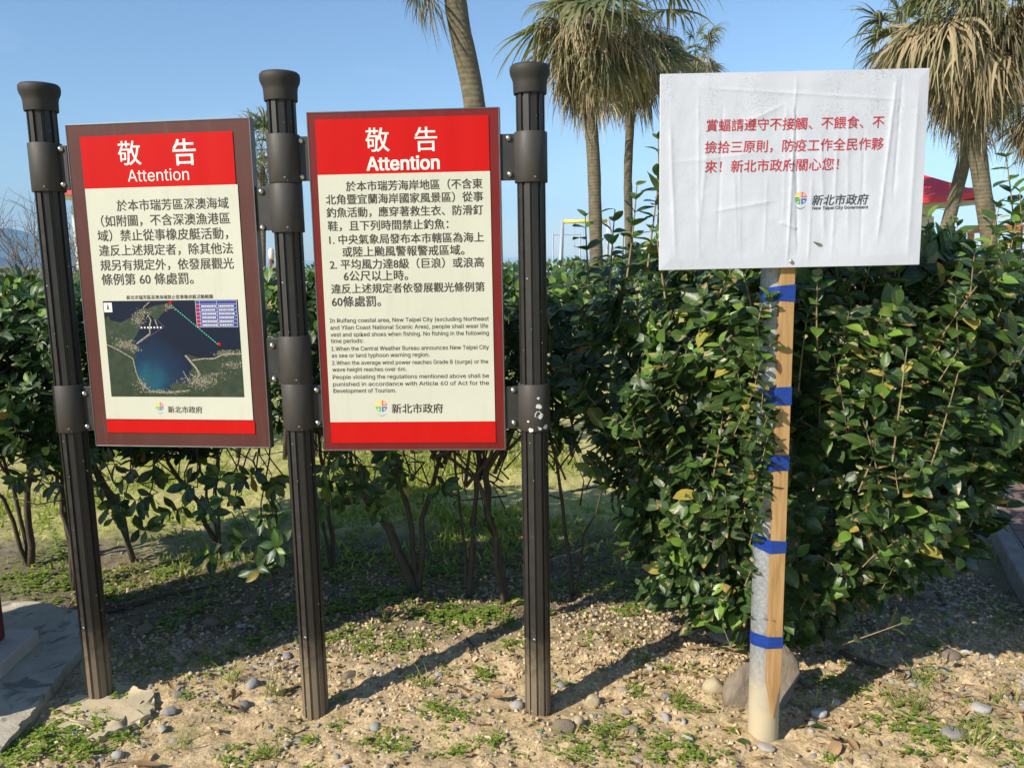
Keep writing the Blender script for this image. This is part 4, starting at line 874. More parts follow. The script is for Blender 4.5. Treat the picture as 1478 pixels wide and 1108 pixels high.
def palm(trunk_px, dist, crown_px, rad, label, size=1., ngreen=22, ndead=34, skirt=1.2, seed=0, wob=0., only_dead_arc=None):
    """trunk_px: photo points up the trunk (bottom to top)"""
    pr_ = np.random.default_rng(seed+50); pts = [Y(x, y, dist) for x, y in trunk_px]; top = Y(*crown_px, dist)
    b = pts[0].copy(); nx_ = pts[1] if len(pts) > 1 else top; dir_ = (nx_-b)/max(.01, (nx_-b)[2]); foot = b-dir_*b[2]; foot[0] = b[0]-dir_[0]*b[2]*.8; foot[2] = -.1
    path = [foot]+pts+[top]; P_ = []
    for a, c in zip(path[:-1], path[1:]):
        n_ = max(2, int(np.linalg.norm(c-a)/.12))
        for k in range(n_): P_.append(a+(c-a)*k/n_)
    P_.append(top); P_ = np.array(P_); 
    for _ in range(8): P_[1:-1] = (P_[:-2]+P_[1:-1]*2+P_[2:])/4
    root = empty('fan_palm', tuple(foot*np.array([1, 1, 0])), label, 'palm tree', 'fan palms growing along the shore'); off = foot*np.array([1, 1, 0])
    mb = MB(); rads = rad*(1+.02*np.sin(np.arange(len(P_))*.9+seed)+.012*pr_.normal(size=len(P_)))*np.interp(np.arange(len(P_)), [0, 8], [1.3, 1.]); mb.tube(P_-off, rads, 14); mb.build('trunk', MT['palmbark'], root, True)
    def put(me, p, az, s, name):
        o = bpy.data.objects.new(name, me); o.parent = root; o.location = Vector(p-off); o.rotation_euler = (pr_.normal()*.16, pr_.normal()*.16, az); o.scale = (s, s*pr_.uniform(.8, 1.15), s); C.objects.link(o)
    for k in range(ngreen):
        t = (k+.5)/ngreen; e = EL[int(np.clip(t**.85*6+pr_.normal()*.7, 0, 5))]; put(GM[(e, k % 2)], top+np.array([0, 0, .25*(1-t)*size-.05]), k*2.39996+pr_.normal()*.2, size*pr_.uniform(.72, 1.2), 'frond')
    for k in range(ndead):
        t = (k+.5)/ndead; e = ED[int(np.clip(t**1.1*5+pr_.normal()*.8, 0, 4))]; z = .05-skirt*(t+pr_.normal()*.18)*size; az = k*2.39996+pr_.normal()*.3
        if only_dead_arc and not (only_dead_arc[0] < (az % (2*math.pi)) < only_dead_arc[1]): continue
        put(DM[(e, k % 3)], top+np.array([rad*.8*math.cos(az), rad*.8*math.sin(az), z]), az, size*pr_.uniform(.5, 1.3)*(1-.2*t), 'dry_frond')
    return root
palm([(700, 300), (683, 130), (662, 40), (640, -130)], 12, (610, -300), .155, 'nearest fan palm with leaning bare trunk rising behind the right warning sign', 1., 22, 90, 2.4, 1, only_dead_arc=(2.4, 4.1))
palm([(860, 340), (857, 230), (852, 170)], 20, (850, 22), .155, 'tall fan palm with straight trunk just right of the right post', 1.38, 30, 80, .58, 2)
palm([(908, 350), (906, 250), (909, 190)], 23, (915, 34), .115, 'thinner fan palm standing just behind the tall one left of the paper notice', 1.45, 24, 60, .6, 3)
palm([(1428, 340), (1416, 260), (1407, 190)], 16, (1398, -8), .155, 'shaggy fan palm with dry skirt at the right edge', 1.38, 20, 120, .62, 4)
palm([(1362, 345), (1382, 270), (1400, 200)], 18, (1409, 150), .135, 'leaning fan palm with peeling trunk in front of the red roof', .62, 2, 34, .8, 5)
palm([(1312, 340), (1310, 250), (1310, 160)], 22, (1308, 75), .13, 'green-topped fan palm rising behind the right end of the paper notice', 1.1, 24, 26, .6, 6)
palm([(380, 372), (380, 300)], 42, (378, 220), .13, 'small distant fan palm seen between the left sign and the middle post', 1.25, 18, 14, .7, 7)
palm([(1008, 350), (1006, 200)], 40, (1004, 82), .13, 'distant fan palm peeking over the left corner of the paper notice', 1.2, 18, 16, .7, 8)
palm([(1520, 340), (1510, 220)], 20, (1508, 130), .14, 'fan palm mostly outside the right edge with dry fronds hanging in', 1.1, 22, 50, .5, 9)
# lone dead fronds of the leaning palm and of the near one
# ------------------------------------------------------------------ pavilion, play equipment, gate
def pavilion(cx, cy, half, ze, zt, label, ph=.17):
    root = empty('pavilion', (cx, cy, 0), label, 'pavilion'); mb = MB(); n_ = 8
    prof = [(1, 0), (.86, .06), (.6, .30), (.3, .66), (.0, 1.)]
    for q in range(4):
        a = math.pi/2*q; ca, sa = round(math.cos(a)), round(math.sin(a)); vs = []
        for s, t in prof:
            s = max(s, .004)
            for e in np.linspace(-1, 1, n_+1):
                x, y = half*s, half*s*e; z = ze+(zt-ze)*t+.22*abs(e)**4*(s**3)
                vs.append((x*ca-y*sa, x*sa+y*ca, z))
        k = n_+1; mb.add(vs, [(i*k+j, i*k+j+1, (i+1)*k+j+1, (i+1)*k+j) for i in range(len(prof)-1) for j in range(n_)])
        vs2 = [(v[0], v[1], v[2]) for v in vs[:k]]+[(v[0], v[1], v[2]-ph) for v in vs[:k]]; mb.add(vs2, [(j, k+j, k+j+1, j+1) for j in range(n_)])
    mb.build('roof', MT['roofred'], root)
    mb = MB(); mb.box((-half*.93, -half*.93, ze-.22), (half*.93, half*.93, ze-.10)); mb.build('soffit', MT['offwhite'], root)
    mb = MB(); 
    for sx in (-1, 1): mb.box((sx*half*.62-.12, -half*.62-.12, ze-.5), (sx*half*.62+.12, half*.62+.12, ze-.222)); 
    for sx in (-1, 1): mb.box((-half*.62+.123, sx*half*.62-.12, ze-.5), (half*.62-.123, sx*half*.62+.12, ze-.222))
    mb.build('beam', MT['offwhite'], root)
    for sx in (-1, 1):
        for sy in (-1, 1):
            mb = MB(); mb.box((-.17, -.17, 0), (.17, .17, ze-.503)); mb.box((-.24, -.24, 0), (.24, .24, .35)); mb.build('pillar', MT['offwhite'], root, bevel=.02, loc=(sx*half*.62, sy*half*.62, 0))
    return root
ez = Y(1425, 283, 23.8)[2]; xc_ = Y(1431, 280, 23.8)[0]
pavilion(xc_-3.2, 27, 3.2, ez, Y(1215, 192, 27)[2], 'open pavilion with curved red roof and off-white pillars at the right')
pc = Y(199, 300, 34); ez = Y(100, 283, 34)[2]
pavilion(pc[0], 34, 2.6, ez, ez+1.2, 'distant pavilion whose red roof corner shows left of the map sign')
# swing set
b_ = Y(812, 320, 25); e_ = Y(878, 319, 25); sw_ = empty('swing_set', (b_[0], 25, 0), 'grey A-frame swing set with yellow top beam right of the right post', 'swing')
hz_ = b_[2]
mb = MB(); mb.tube([(0, 0, hz_), (e_[0]-b_[0], 0, hz_)], .055, 10); mb.build('top_beam', MT['yellow'], sw_, True)
for x in (0, e_[0]-b_[0]):
    for sy in (-1, 1): mb = MB(); mb.tube([(x, 0, hz_+.04), (x+(-.22 if x == 0 else .22)*(1 if sy < 0 else .12), sy*.9, 0)], .05, 8); mb.build('leg', MT['greysteel'], sw_, True)
for x in (.35, .8): 
    mb = MB()
    for q in (0, .3): mb.tube([(x+q*.9, 0, hz_-.05), (x+q*.9+.02, .05, .55)], .009, 5)
    mb.build('chain', MT['greysteel'], sw_); mb = MB(); mb.box((x-.03, -.08, .5), (x+.33, .12, .54)); mb.build('swing_seat', MT['greysteel'], sw_, bevel=.005)
b_ = Y(798, 339, 38); e_ = Y(837, 338, 38); fr = empty('exercise_bar', (b_[0], 38, 0), 'thin grey goal-shaped bar behind the swing set', 'bar frame'); L_ = e_[0]-b_[0]
mb = MB(); mb.tube([(0, 0, b_[2]), (L_, 0, b_[2])], .035, 6); mb.build('crossbar', MT['greysteel'], fr)
for x in (0, L_): mb = MB(); mb.tube([(x, 0, 0), (x, 0, b_[2]+.06)], .035, 6); mb.build('upright', MT['greysteel'], fr)
# orange gate with a name board
b_ = Y(1402, 331, 26); e_ = Y(1472, 329, 26); fr = empty('orange_gateway', (b_[0], 26, 0), 'orange wooden gateway with a lettered beam behind the right palm', 'gateway'); L_ = e_[0]-b_[0]
mb = MB(); mb.box((-.1, -.05, b_[2]-.12), (L_+.1, .05, b_[2]+.12)); mb.build('name_beam', MT['orange'], fr, bevel=.01)
for x in (0, L_): mb = MB(); mb.box((x-.09, -.045, 0), (x+.09, .045, b_[2]-.123)); mb.build('gate_post', MT['orange'], fr, bevel=.01)
lettering('海山之友', .86, 1.45, b_[2], fr, MT['ink'], -.055, .03)
rl = empty('railing', (Y(1450, 366, 24)[0], 24, 0), 'blue and grey railing at the right edge by the shore', 'railing'); zr = Y(1465, 366, 24)[2]
for k, z in enumerate((zr+.12, zr, zr-.3, zr-.6)): mb = MB(); mb.tube([(0, 0, z), (4, 0, z)], .03, 6); mb.build('rail', MT['deepblue' if k == 1 else 'greysteel'], rl)
for k in range(5): mb = MB(); mb.tube([(k*1., .01, 0), (k*1., .01, zr+.1)], .028, 6); mb.build('baluster', MT['greysteel'], rl)
b_ = Y(392, 372, 22); mk = empty('marker_post', (b_[0], 22, 0), 'small white and red marker post seen right of the left sign', 'marker')
mb = MB(); mb.tube([(0, 0, 0), (0, 0, b_[2]-.05)], .06, 10); mb.build('marker_shaft', MT['redpaint'], mk, True)
mb = MB(); mb.lathe([(.05, 0), (.075, .04), (.08, .15), (.07, .25), (.03, .3)], 14, (0, 0, b_[2]-.047)); mb.build('marker_head', MT['offwhite'], mk, True)

# ------------------------------------------------------------------ path on the right
e1 = G(1478, 842, .10); e2 = G(1402, 705, .10); dp = unit(e2-e1); dp[2] = 0; dp = unit(dp); sp = np.array([dp[1], -dp[0], 0]); o0 = e1-dp*2.2
path = empty('paved_path', (o0[0], o0[1], 0)); tag(path, kind='structure'); ang = math.atan2(dp[1], dp[0])-math.pi/2; path.rotation_euler = (0, 0, ang)
PL = 12.
mb = MB(); mb.box((.085, 0, -.1), (2.6, PL, .088)); mb.build('mortar_bed', MT['mortar'], path)
mb = MB()
for k in range(12): mb.box((0, k*1.0+.004, -.1), (.078, k*1.0+.996, .10)); 
for k in range(12):
    mb = MB(); mb.box((0, .003, -.1), (.078, .997, .10)); mb.build('kerb_stone', MT['kerb'], path, bevel=.008, loc=(0, k*1., 0))
pm = MB(); pm.box((-.0965, -.0485, -.02), (.0965, .0485, .012)); pmo = pm.build('brick', MT['brick'], path, bevel=.003); pme = pmo.data; first = True
bw, bl = .20, .20
pm = MB(); pm.box((-.096, -.096, -.02), (.096, .096, .012)); pmo2 = pm.build('brick', MT['brick'], path, bevel=.003); bpy.data.objects.remove(pmo); pme = pmo2.data
cnt = 0
for r in range(0, 45):
    for c in range(11):
        x = .19+c*.2; y = .1+r*.2+(.1 if c % 2 else 0)
        if cnt == 0: o = pmo2
        else: o = pmo2.copy(); C.objects.link(o)
        wq = np.array([o0[0], o0[1]])+dp[:2]*y+sp[:2]*x
        if wq[1] < 2.2 or wq[1] > 7.5 or wq[0] > wq[1]*.72+.35: 
            if cnt: bpy.data.objects.remove(o)
            continue
        o.location = (x, y, .088+random.uniform(-.002, .002)); o.rotation_euler = (random.uniform(-.008, .008), random.uniform(-.008, .008), 0); cnt += 1
        if r*.2 > 4.4: 
            if MT['bricklit'].name not in [s.name for s in bpy.data.materials if s]: pass
            o.material_slots[0].link = 'OBJECT'; o.material_slots[0].material = MT['bricklit']  # far rows take the colour with sunlight painted in
# ------------------------------------------------------------------ corner at lower left
def slab(name, quad, z0, z1, m, label, cat, rough=.0, parent=None):
    P_ = [G(*q, z1) for q in quad]; mb = MB(); n_ = len(P_); mb.add([(p[0], p[1], z1) for p in P_]+[(p[0], p[1], z0) for p in P_], [tuple(range(n_)), tuple(range(2*n_-1, n_-1, -1))]+[((j+1) % n_, j, n_+j, n_+(j+1) % n_) for j in range(n_)])
    o = mb.build(name, m, parent); bm = bmesh.new(); bm.from_mesh(o.data); bmesh.ops.recalc_face_normals(bm, faces=bm.faces)
    if rough:
        bmesh.ops.triangulate(bm, faces=bm.faces)
        for _ in range(4): bmesh.ops.subdivide_edges(bm, edges=[e for e in bm.edges if e.calc_length() > .018], cuts=1)
        bmesh.ops.triangulate(bm, faces=bm.faces)
        for v in bm.verts:
            q = fbm(v.co.x*9, v.co.y*9+v.co.z*9, 4)-.5+.5*(fbm(v.co.x*60, v.co.y*60, 2)-.5); v.co.z += float(q)*rough; v.co.x += float(fbm(v.co.y*20, v.co.x*20, 2)-.5)*rough*1.5; v.co.y += float(fbm(v.co.x*22+4, v.co.y*17, 2)-.5)*rough*1.5
    bm.to_mesh(o.data); bm.free()
    if rough: o.data.polygons.foreach_set('use_smooth', [True]*len(o.data.polygons)); o.data.set_sharp_from_angle(angle=math.radians(45))
    if not rough: b = o.modifiers.new('bevel', 'BEVEL'); b.width = .006; b.segments = 2
    return tag(o, label, cat)
slab('concrete_pad', [(-160, 1100), (-2, 1082), (60, 1010), (118, 932), (112, 880), (60, 868), (-180, 868)], -.05, .045, MT['concrete'], 'weathered grey concrete pad with dark stains at the lower left corner', 'concrete pad', .018)
slab('concrete_chunk', [(62, 1042), (86, 1062), (150, 1064), (205, 1040), (226, 1012), (205, 992), (160, 985), (118, 1000)], -.05, .014, MT['tanstone'], 'rough sandy concrete lump around the foot of the left post', 'concrete lump', .05)
pl = slab('plinth', [(-160, 1010), (0, 958), (56, 908), (-30, 906), (-200, 906)], .04, .10, MT['plinth'], 'pale beige plinth edge standing on the concrete pad at the left', 'plinth')
q = G(15, 928, .10); zt_ = zat(12, 792, q[1]+.06); mb = MB(); mb.box((-2.6, q[1]-.02, .101), (q[0]-.045, q[1]+.05, zt_)); mb.box((-3.5, 2.33, .045), (-2.06, 2.45, 2.15)); tag(mb.build('red_pedestal_shade_block', MT['redpaint'], bevel=.01), 'dark red painted base on the pale plinth at the left edge, with an unseen block that casts shade', 'pedestal')  # second box: unseen block off to the left, placed and sized to cast shade

# ------------------------------------------------------------------ stones
def rock_mesh(seed, sub=2, flat=.6, rough=.35, cut=(.30, .5), nc=7):
    bm = bmesh.new(); bmesh.ops.create_icosphere(bm, subdivisions=sub, radius=.5); r_ = np.random.default_rng(seed); ax = r_.normal(size=(nc, 3)); ax = unit(ax); dd = r_.uniform(*cut, nc)
    for v in bm.verts:
        p = np.array(v.co)
        for a, d in zip(ax, dd):
            s = p@a
            if s > d: p = p-a*(s-d)*.85
        p = p*(1+rough*.5*(float(fbm(p[0]*4+seed, p[1]*4+p[2]*3, 3))-.5)); p = p*(1+rough*.22*(float(fbm(p[0]*13+seed, p[1]*13+p[2]*11, 3))-.5)); v.co = Vector((p[0], p[1]*.8, p[2]*flat))
    me = bpy.data.meshes.new('rock'); bm.to_mesh(me); bm.free(); me.polygons.foreach_set('use_smooth', [True]*len(me.polygons)); me.set_sharp_from_angle(angle=math.radians(38)); return me
def put_rock(name, px, py, size, m, label, cat, seed, flat=.6, rot=0, sub=3, sx=1., sink=.3, group=None, tilt=0):
    me = rock_mesh(seed, sub, flat); me.materials.append(m); p = G(px, py); z = float(gz(p[0], p[1])); o = link(name, me, None, None, (p[0], p[1], z+size*flat*(.5-sink))); o.scale = (size*sx, size, size); o.rotation_euler = (tilt, 0, rot); return tag(o, label, cat, group)
me = rock_mesh(47, 4, 1., .7, (.22, .40), 12); me.materials.append(MT['rock']); o = link('boulder', me, None, None, (.865, 2.70, .03)); o.scale = (.32, .28, .38); o.rotation_euler = (-.15, .25, .6); tag(o, 'brown-grey boulder leaning behind the foot of the galvanised pole', 'boulder')
put_rock('flat_stone', 1050, 925, .19, MT['slate'], 'flat dark grey slab stone left of the pole under the bush', 'stone', 12, .3, .4, tilt=.35, sink=.2)
put_rock('stone', 1031, 1003, .085, MT['tanstone'], 'yellowish lumpy stone left of the pole foot', 'stone', 13, .75)
put_rock('stone', 813, 1055, .078, MT['rock'], 'round brown stone right of the right post foot', 'stone', 14, .8)
put_rock('stone', 835, 1048, .045, MT['tanstone'], 'small ochre stone touching the round brown stone', 'stone', 15, .9, 1)
put_rock('stone', 349, 1016, .062, MT['slate'], 'dark brown angular stone left of the middle post foot', 'stone', 16, .6, .5)
put_rock('stone', 1104, 1078, .052, MT['pebble'], 'pale grey oval pebble in front of the pole foot', 'stone', 17, .4, -.7, sx=1.3)
put_rock('stone', 1182, 1030, .055, MT['pebble'], 'pale grey pebble right of the boulder in its shadow', 'stone', 18, .7)
put_rock('stone', 245, 1028, .052, MT['pebble'], 'light grey pebble right of the concrete lump', 'stone', 19, .7)
put_rock('stone', 170, 1090, .042, MT['pebble'], 'small grey pebble below the concrete lump', 'stone', 20, .7)
put_rock('stone', 305, 900, .075, MT['rock'], 'reddish brown stone in the hedge shadow left of the middle post', 'stone', 21, .7, .2)
put_rock('stone', 209, 912, .08, MT['rock'], 'largest pale stone in the shaded gravel right of the left post', 'stone', 22, .7, 1.4)
put_rock('stone', 357, 884, .08, MT['rock'], 'brown stone by the weeds left of the middle post', 'stone', 23, .6, 2)
put_rock('stone', 505, 975, .06, MT['rock'], 'grey-brown stone right of the middle post foot', 'stone', 24, .7, .4)
put_rock('stone', 856, 1012, .058, MT['tanstone'], 'pointed tan stone in the shadow right of the right post', 'stone', 25, .9, .4)
put_rock('stone', 746, 1020, .055, MT['pebble'], 'white-grey stone just left of the right post foot', 'stone', 26, .7, .4)
put_rock('stone', 1370, 950, .09, MT['rock'], 'long brown stone in the shaded ground right of the bush', 'stone', 27, .5, .2)
put_rock('stone', 1340, 865, .08, MT['rock'], 'oval brown stone in the shaded ground beside the path', 'stone', 28, .5, 0)
put_rock('stone', 1415, 1030, .07, MT['pebble'], 'pale flat stone in the sunlit litter at the lower right', 'stone', 29, .5, 0)
put_rock('stone', 1375, 1068, .08, MT['slate'], 'dark grey stone at the lower right in the weeds', 'stone', 30, .6, .3)
pr_ = np.random.default_rng(77); PM = [rock_mesh(100+k, 2, [.45, .6, .75, .55, .5, .8, .4, .65][k], .2) for k in range(8)]
for me in PM: me.materials.append(MT['pebble'])
def bad(x, y): return any((x-p[0])**2+(y-p[1])**2 < .048**2 for p in PB) or (x-PX)**2+(y-PY)**2 < .08**2
zones = [(-1.45, -.75, 2.95, 3.45, 60, 'grey pebble in the shaded gravel between the left and middle posts'), (-1.55, -.1, 2.30, 2.95, 34, 'small pebble on the sunny soil around the notice board posts'), (-.1, 1.2, 2.30, 3.0, 40, 'small pebble on the sunny soil around the paper notice pole'), (1.2, 2.1, 2.35, 3.7, 50, 'small pebble on the shaded ground between the bush and the path')]
for (xa, xb, ya, yb2, n_, lab) in zones:
    for k in range(n_):
        x, y = pr_.uniform(xa, xb), pr_.uniform(ya, yb2)
        if bad(x, y): continue
        s = pr_.choice([.022, .028, .036, .05], p=[.35, .33, .22, .10])*pr_.uniform(.85, 1.15); o = link('pebble', PM[k % 8], None, None, (x, y, float(gz(x, y))+s*.04)); o.scale = (s*pr_.uniform(.9, 1.4), s, s); o.rotation_euler = (pr_.normal()*.2, pr_.normal()*.2, pr_.uniform(0, 6.3)); tag(o, lab, 'pebble', lab.replace('small pebble', 'pebbles').replace('grey pebble', 'pebbles'))
# fine gravel and clods, uncountable
def small_rock_templates(n_, sub=1):
    T = []
    for k in range(n_):
        me = rock_mesh(200+k, sub, .7, .5); V = np.zeros(len(me.vertices)*3, np.float32); me.vertices.foreach_get('co', V); Q = np.array([tuple(p_.vertices) for p_ in me.polygons]); V = V.reshape(-1, 3).astype(float); T.append((V, Q, np.zeros((len(V), 3)))); bpy.data.meshes.remove(me)
    return T
RT = small_rock_templates(5)
def scatter(n_, xa, xb, ya, yb2, dens, smin, smax, seed, pw=2.):
    r_ = np.random.default_rng(seed); x = r_.uniform(xa, xb, n_); y = r_.uniform(ya, yb2, n_); k = r_.random(n_) < dens(x, y); x, y = x[k], y[k]; m_ = len(x)
    s = smin+(smax-smin)*r_.random(m_)**pw; z = gz(x, y); ax = unit(np.stack([r_.normal(size=m_), r_.normal(size=m_), r_.normal(size=m_)*.3], -1)); nr = unit(np.stack([r_.normal(size=m_)*.3, r_.normal(size=m_)*.3, np.ones(m_)], -1))
    return np.column_stack([x, y, z+s*.12, ax, nr, s, r_.random(m_)])
def keep(S): return S[[not bad(a, b) for a, b in S[:, :2]]]
dg_ = lambda x, y: np.clip(.10+.9*np.exp(-((x+1.05)/.5)**2-((y-3.15)/.3)**2)+.6*np.exp(-((x-1.65)/.4)**2)+.35*(fbm(x*4, y*4, 2) > .56), 0, 1)
tag(link('gravel', join_leaves('gravel', keep(scatter(11000, -2.2, 2.3, 2.15, 4.4, dg_, .007, .024, 1)), RT, False), MT['gravel']), 'fine grey gravel scattered over the soil', 'gravel', kind='stuff')
dc_ = lambda x, y: np.clip((y-2.42)/.55, .22, 1)*np.clip(fbm(x*3+7, y*3, 3)*2.2-.55+.4*np.exp(-((y-3.1)/.25)**2)+.5*np.exp(-((x-.6)/.5)**2-((y-2.7)/.3)**2), .05, 1)
tag(link('soil_clods', join_leaves('soil_clods', keep(scatter(38000, -2.1, 2.2, 2.15, 3.9, dc_, .004, .024, 2, 2.6)), RT, False), MT['clod']), 'crumbly sandy soil clods around the posts', 'soil', kind='stuff')
# ---- weeds, grass, litter
def weeds(n_, cen, seed):
    r_ = np.random.default_rng(seed); S = []
    for (cx, cy, rad, k, sz) in cen:
        for _ in range(int(k*.5)):
            a = r_.uniform(0, 6.28); q = rad*1.5*r_.random()**.85*(.7+.6*math.sin(a*3+cx*40)**2); x, y = cx+q*math.cos(a), cy+q*math.sin(a)*.8; z = float(gz(x, y)); h_ = r_.uniform(.003, .018)
            for j in range(3):
                b = r_.uniform(0, 6.28); ax = np.array([math.cos(b), math.sin(b), r_.uniform(0, .5)]); nr = np.array([-.2*math.cos(b), -.2*math.sin(b), 1.]); S.append((x, y, z+h_, *ax, *nr, sz*r_.uniform(.6, 1.3), np.clip(r_.normal()*.25+.5, 0, 1)))
    return S
r_ = np.random.default_rng(9); cen = []
def wp(px, py, rad, k, sz=.017): p = G(px, py); cen.append((p[0], p[1], rad, k, sz))
for a in ((60, 1070, .14, 330, .020), (20, 1095, .12, 220, .02), (110, 1090, .10, 150, .018), (170, 1062, .06, 60, .018), (225, 960, .09, 120), (300, 950, .06, 60), (365, 925, .07, 110, .02), (385, 905, .07, 60, .022), (335, 1095, .06, 50), (380, 1085, .03, 30), (515, 918, .08, 100, .02), (560, 940, .10, 120), (590, 930, .08, 100), (640, 890, .12, 260, .024), (680, 905, .11, 220, .022), (700, 890, .08, 120, .024), (740, 905, .05, 60), (735, 870, .05, 70, .026), (655, 1040, .07, 90), (620, 1030, .05, 50), (700, 975, .05, 60), (735, 945, .05, 60), (545, 1070, .05, 60, .016), (570, 1080, .05, 50), (655, 1085, .04, 50), (710, 1075, .04, 50), (840, 1090, .08, 110), (870, 1060, .05, 50), (900, 1045, .05, 40), (960, 880, .10, 160, .022), (910, 890, .08, 100, .02), (985, 1020, .05, 50), (960, 1080, .10, 130), (1010, 1090, .08, 100), (920, 1000, .04, 40), (1310, 1050, .09, 120, .02), (1360, 1075, .08, 110), (1420, 1060, .06, 60), (1460, 1090, .07, 80), (1200, 985, .06, 60), (1345, 935, .12, 90, .02), (1440, 900, .14, 90, .02), (240, 905, .09, 90, .02), (280, 880, .1, 90, .026), (150, 860, .12, 120, .03), (110, 840, .12, 110, .03), (60, 830, .15, 120, .03), (420, 880, .1, 110, .024), (480, 880, .09, 100, .028), (560, 860, .12, 170, .03), (530, 870, .08, 80, .028), (620, 830, .15, 170, .03), (500, 820, .15, 120, .03), (880, 850, .15, 170, .026), (930, 860, .12, 130, .024), (780, 860, .1, 80, .024), (470, 920, .05, 60, .02), (1230, 1000, .06, 50)): wp(*a)
for _ in range(120):
    x, y = r_.uniform(-2., 2.1), r_.uniform(2.25, 3.5); cen.append((x, y, r_.uniform(.015, .05), int(r_.integers(8, 30)), .015))
for _ in range(170):
    x, y = r_.uniform(-2.6, 1.), r_.uniform(3.6, 5.); cen.append((x, y, r_.uniform(.04, .14), int(r_.integers(15, 45)), .022))
tag(link('weeds', join_leaves('weeds', weeds(0, cen, 4), [leaf_template('ell', .15, .3, 2, .6)]), MT['weed']), 'small green weeds creeping over the soil', 'weeds', kind='stuff')
def blades(n_, xa, xb, ya, yb2, dens, h0, h1_, seed, wdt=.004):
    r_ = np.random.default_rng(seed); x = r_.uniform(xa, xb, n_); y = ya+(yb2-ya)*r_.random(n_)**1.3; k = r_.random(n_) < dens(x, y); x, y = x[k], y[k]; m_ = len(x); h_ = r_.uniform(h0, h1_, m_)
    ax = unit(np.stack([r_.normal(size=m_)*.55, r_.normal(size=m_)*.55, np.ones(m_)], -1)); nr = unit(r_.normal(size=(m_, 3))); return np.column_stack([x, y, gz(x, y)-.002, ax, nr, h_, np.clip(r_.normal(size=m_)*.25+.35+.5*(fbm(x*1.6+40, y*1.6, 3)), 0, 1)])
def blade_t(w_=.09): V = np.array([(-w_, 0, 0), (w_, 0, 0), (w_*.7, .55, .06), (-w_*.7, .55, .06), (w_*.12, 1, .25), (-w_*.12, 1, .25)]); return (V, np.array([(0, 1, 2, 3), (3, 2, 4, 5)]), np.array([(.2, 0, 0), (.8, 0, 0), (.8, .5, 0), (.2, .5, 0), (.6, 1, 0), (.4, 1, 0)]))
dl_ = lambda x, y: np.clip((fbm(x*1.1+3, y*1.1, 4)-.40)*5, .04, 1)*np.clip((y-3.9)/.7, .1, 1)
tag(link('grass', join_leaves('grass', blades(190000, -5.5, 6, 3.9, 11, dl_, .025, .06, 6), [blade_t(.13)]), MT['grass']), 'short patchy yellow-green lawn grass behind the hedge', 'grass', kind='stuff')
S = []
for (px, py, k) in ((395, 1005, 30), (330, 985, 25), (975, 1010, 20), (1320, 1025, 40), (1285, 1020, 25), (1410, 1080, 30), (390, 1085, 20), (610, 985, 14), (1180, 1020, 14), (560, 900, 14), (1330, 990, 30), (1450, 1015, 20), (880, 1070, 14), (260, 1075, 14)):
    p = G(px, py)
    for _ in range(k):
        x, y = p[0]+r_.normal()*.02, p[1]+r_.normal()*.02; S.append((x, y, float(gz(x, y)), r_.normal()*.6, r_.normal()*.6, 1, *r_.normal(size=3), r_.uniform(.04, .11), r_.uniform(.1, .7)))
tag(link('grass_tufts', join_leaves('grass_tufts', S, [blade_t(.022)]), MT['grass']), 'thin grass tufts sprouting from the sandy soil', 'grass', kind='stuff')
dlit = lambda x, y: np.clip(.14+.5*np.clip((y-3.2)/.2, 0, 1)+.9*np.exp(-((x-.65)/.5)**2-((y-2.95)/.32)**2)+.8*np.exp(-((x-1.35)/.45)**2-((y-2.6)/.25)**2)+.3*np.exp(-((x+1.)/.8)**2-((y-3.3)/.3)**2), 0, 1)
S1 = scatter(22000, -2.1, 2.2, 2.15, 4.2, dlit, .010, .040, 8, 1.5); S1[:, 2] += .004
S1[:, 3:6] += np.random.default_rng(1).normal(size=(len(S1), 3))*np.array([0, 0, .25]); S1[:, 6:9] += np.random.default_rng(2).normal(size=(len(S1), 3))*.35
T_ = [leaf_template('ell', .3, .6, 3, .45, .8), leaf_template('ell', -.2, .3, 3, .3, -.6), leaf_template('ell', .1, .2, 3, .07, .3), leaf_template('ell', .5, .9, 3, .5, .4), leaf_template('ell', .0, .1, 3, .05, .1)]
tag(link('leaf_litter', join_leaves('leaf_litter', keep(S1), T_), MT['litter']), 'dry leaf and twig litter under and in front of the bush', 'leaf litter', kind='stuff')
LM = single_meshes('fallen_leaf', [leaf_template('ell', .5, .6, 5, .45, .7), leaf_template('obo', -.25, .5, 5, .4, -.5)], MT['litter'], 6, [.1, .4, .6, .8, .5, .3])
named = [((1213, 1078), .085, 'large curled orange-brown leaf at the lower right of the pole', 2), ((1222, 1070), .07, 'second orange-brown leaf overlapping the large curled one', 4), ((702, 1012), .07, 'brown fallen leaf left of the right post foot', 1), ((655, 1000), .06, 'curled tan leaf on the soil between the middle and right posts', 2), ((1190, 1068), .05, 'tan fallen leaf beside the pale pebbles right of the pole', 3), ((1045, 1088), .045, 'orange fallen leaf in the weeds left of the pole foot', 2), ((235, 1105), .08, 'reddish fallen leaf at the bottom edge near the left', 1)]
for (q, s, lab, k) in named:
    p = G(*q); o = link('fallen_leaf', LM[k], None, None, (p[0], p[1], float(gz(p[0], p[1]))+.022)); o.scale = (s, s, s); o.rotation_euler = (random.uniform(-.25, .25), random.uniform(-.3, .3), random.uniform(0, 6.3)); tag(o, lab, 'fallen leaf')
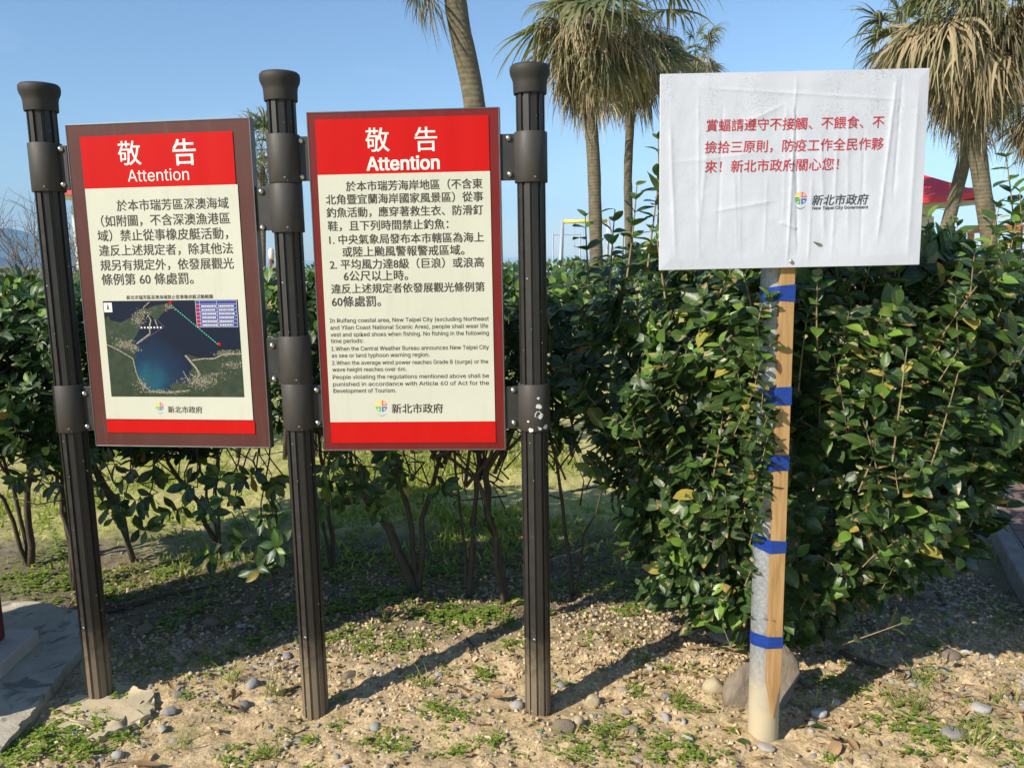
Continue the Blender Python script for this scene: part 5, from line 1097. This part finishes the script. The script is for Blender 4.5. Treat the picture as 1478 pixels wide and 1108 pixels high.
for k in range(70):
    x, y = r_.uniform(-1.7, 1.9), r_.uniform(2.3, 3.5)
    if bad(x, y): continue
    s = r_.uniform(.03, .06); o = link('fallen_leaf', LM[k % 6], None, None, (x, y, float(gz(x, y))+.014)); o.scale = (s, s, s); o.rotation_euler = (r_.normal()*.3, r_.normal()*.3, r_.uniform(0, 6.3)); tag(o, 'small dry brown leaf lying on the sandy ground', 'fallen leaf', 'dry leaves scattered on the ground')
V, Q, A = leaf_template('ell', .2, .2, 5, .55); a = A.copy(); a[:, 2] = .45; me = np_mesh('fallen_leaf', V, Q, a); me.materials.append(MT['bush'])
for (q, lab) in (((1062, 1072), 'dark green fallen leaf left of the pole foot'), ((1190, 1052), 'yellow-green fallen leaf right of the pole foot')):
    p = G(*q); o = link('fallen_leaf', me, None, None, (p[0], p[1], float(gz(p[0], p[1]))+.014)); o.scale = (.05,)*3; o.rotation_euler = (.1, .1, random.uniform(0, 6)); tag(o, lab, 'fallen leaf')
def stick(pts, r, lab):
    P_ = [G(x, y) for x, y in pts]; P_ = [np.array([p[0], p[1], float(gz(p[0], p[1]))+r*1.2]) for p in P_]; o_ = P_[0].copy(); mb = MB(); Z = []
    for a, b in zip(P_[:-1], P_[1:]):
        for t in (0, .33, .66): Z.append(a+(b-a)*t-o_+rng.normal(size=3)*r*.4)
    Z.append(P_[-1]-o_); mb.tube(Z, np.linspace(r, r*.55, len(Z)), 7); o = mb.build('fallen_branch', MT['bark'], None, True); o.location = o_; tag(o, lab, 'stick')
stick([(150, 884), (200, 872), (250, 856), (310, 848)], .012, 'crooked fallen branch in the hedge shadow right of the left post')
stick([(1210, 948), (1270, 966), (1330, 985)], .010, 'grey straight stick on the shaded ground right of the boulder')
stick([(400, 1004), (432, 990)], .009, 'short brown stick just left of the middle post foot')
stick([(675, 930), (700, 962)], .004, 'thin dark twig in the post shadow between middle and right posts')
stick([(440, 1048), (405, 1062)], .003, 'thin pale twig in front of the middle post')
stick([(60, 892), (140, 880), (180, 870)], .008, 'thin branch lying behind the left post by the concrete pad')

# ------------------------------------------------------------------ haze over the sea
hz = MB(); hz.box((-6000, -40, -10), (6000, 4300, 260)); t = NT('haze'); t.t.nodes.remove(t.p); pv = t.n('VolumePrincipled'); pv.inputs['Color'].default_value = (.40, .68, 1, 1); pv.inputs['Density'].default_value = .00026; pv.inputs['Anisotropy'].default_value = -.3
t.L(pv.outputs[0], t.out.inputs['Volume'])
HAZE = True
if HAZE: tag(hz.build('haze', t.m), 'thin blue sea haze in front of the hills', 'haze', kind='stuff')
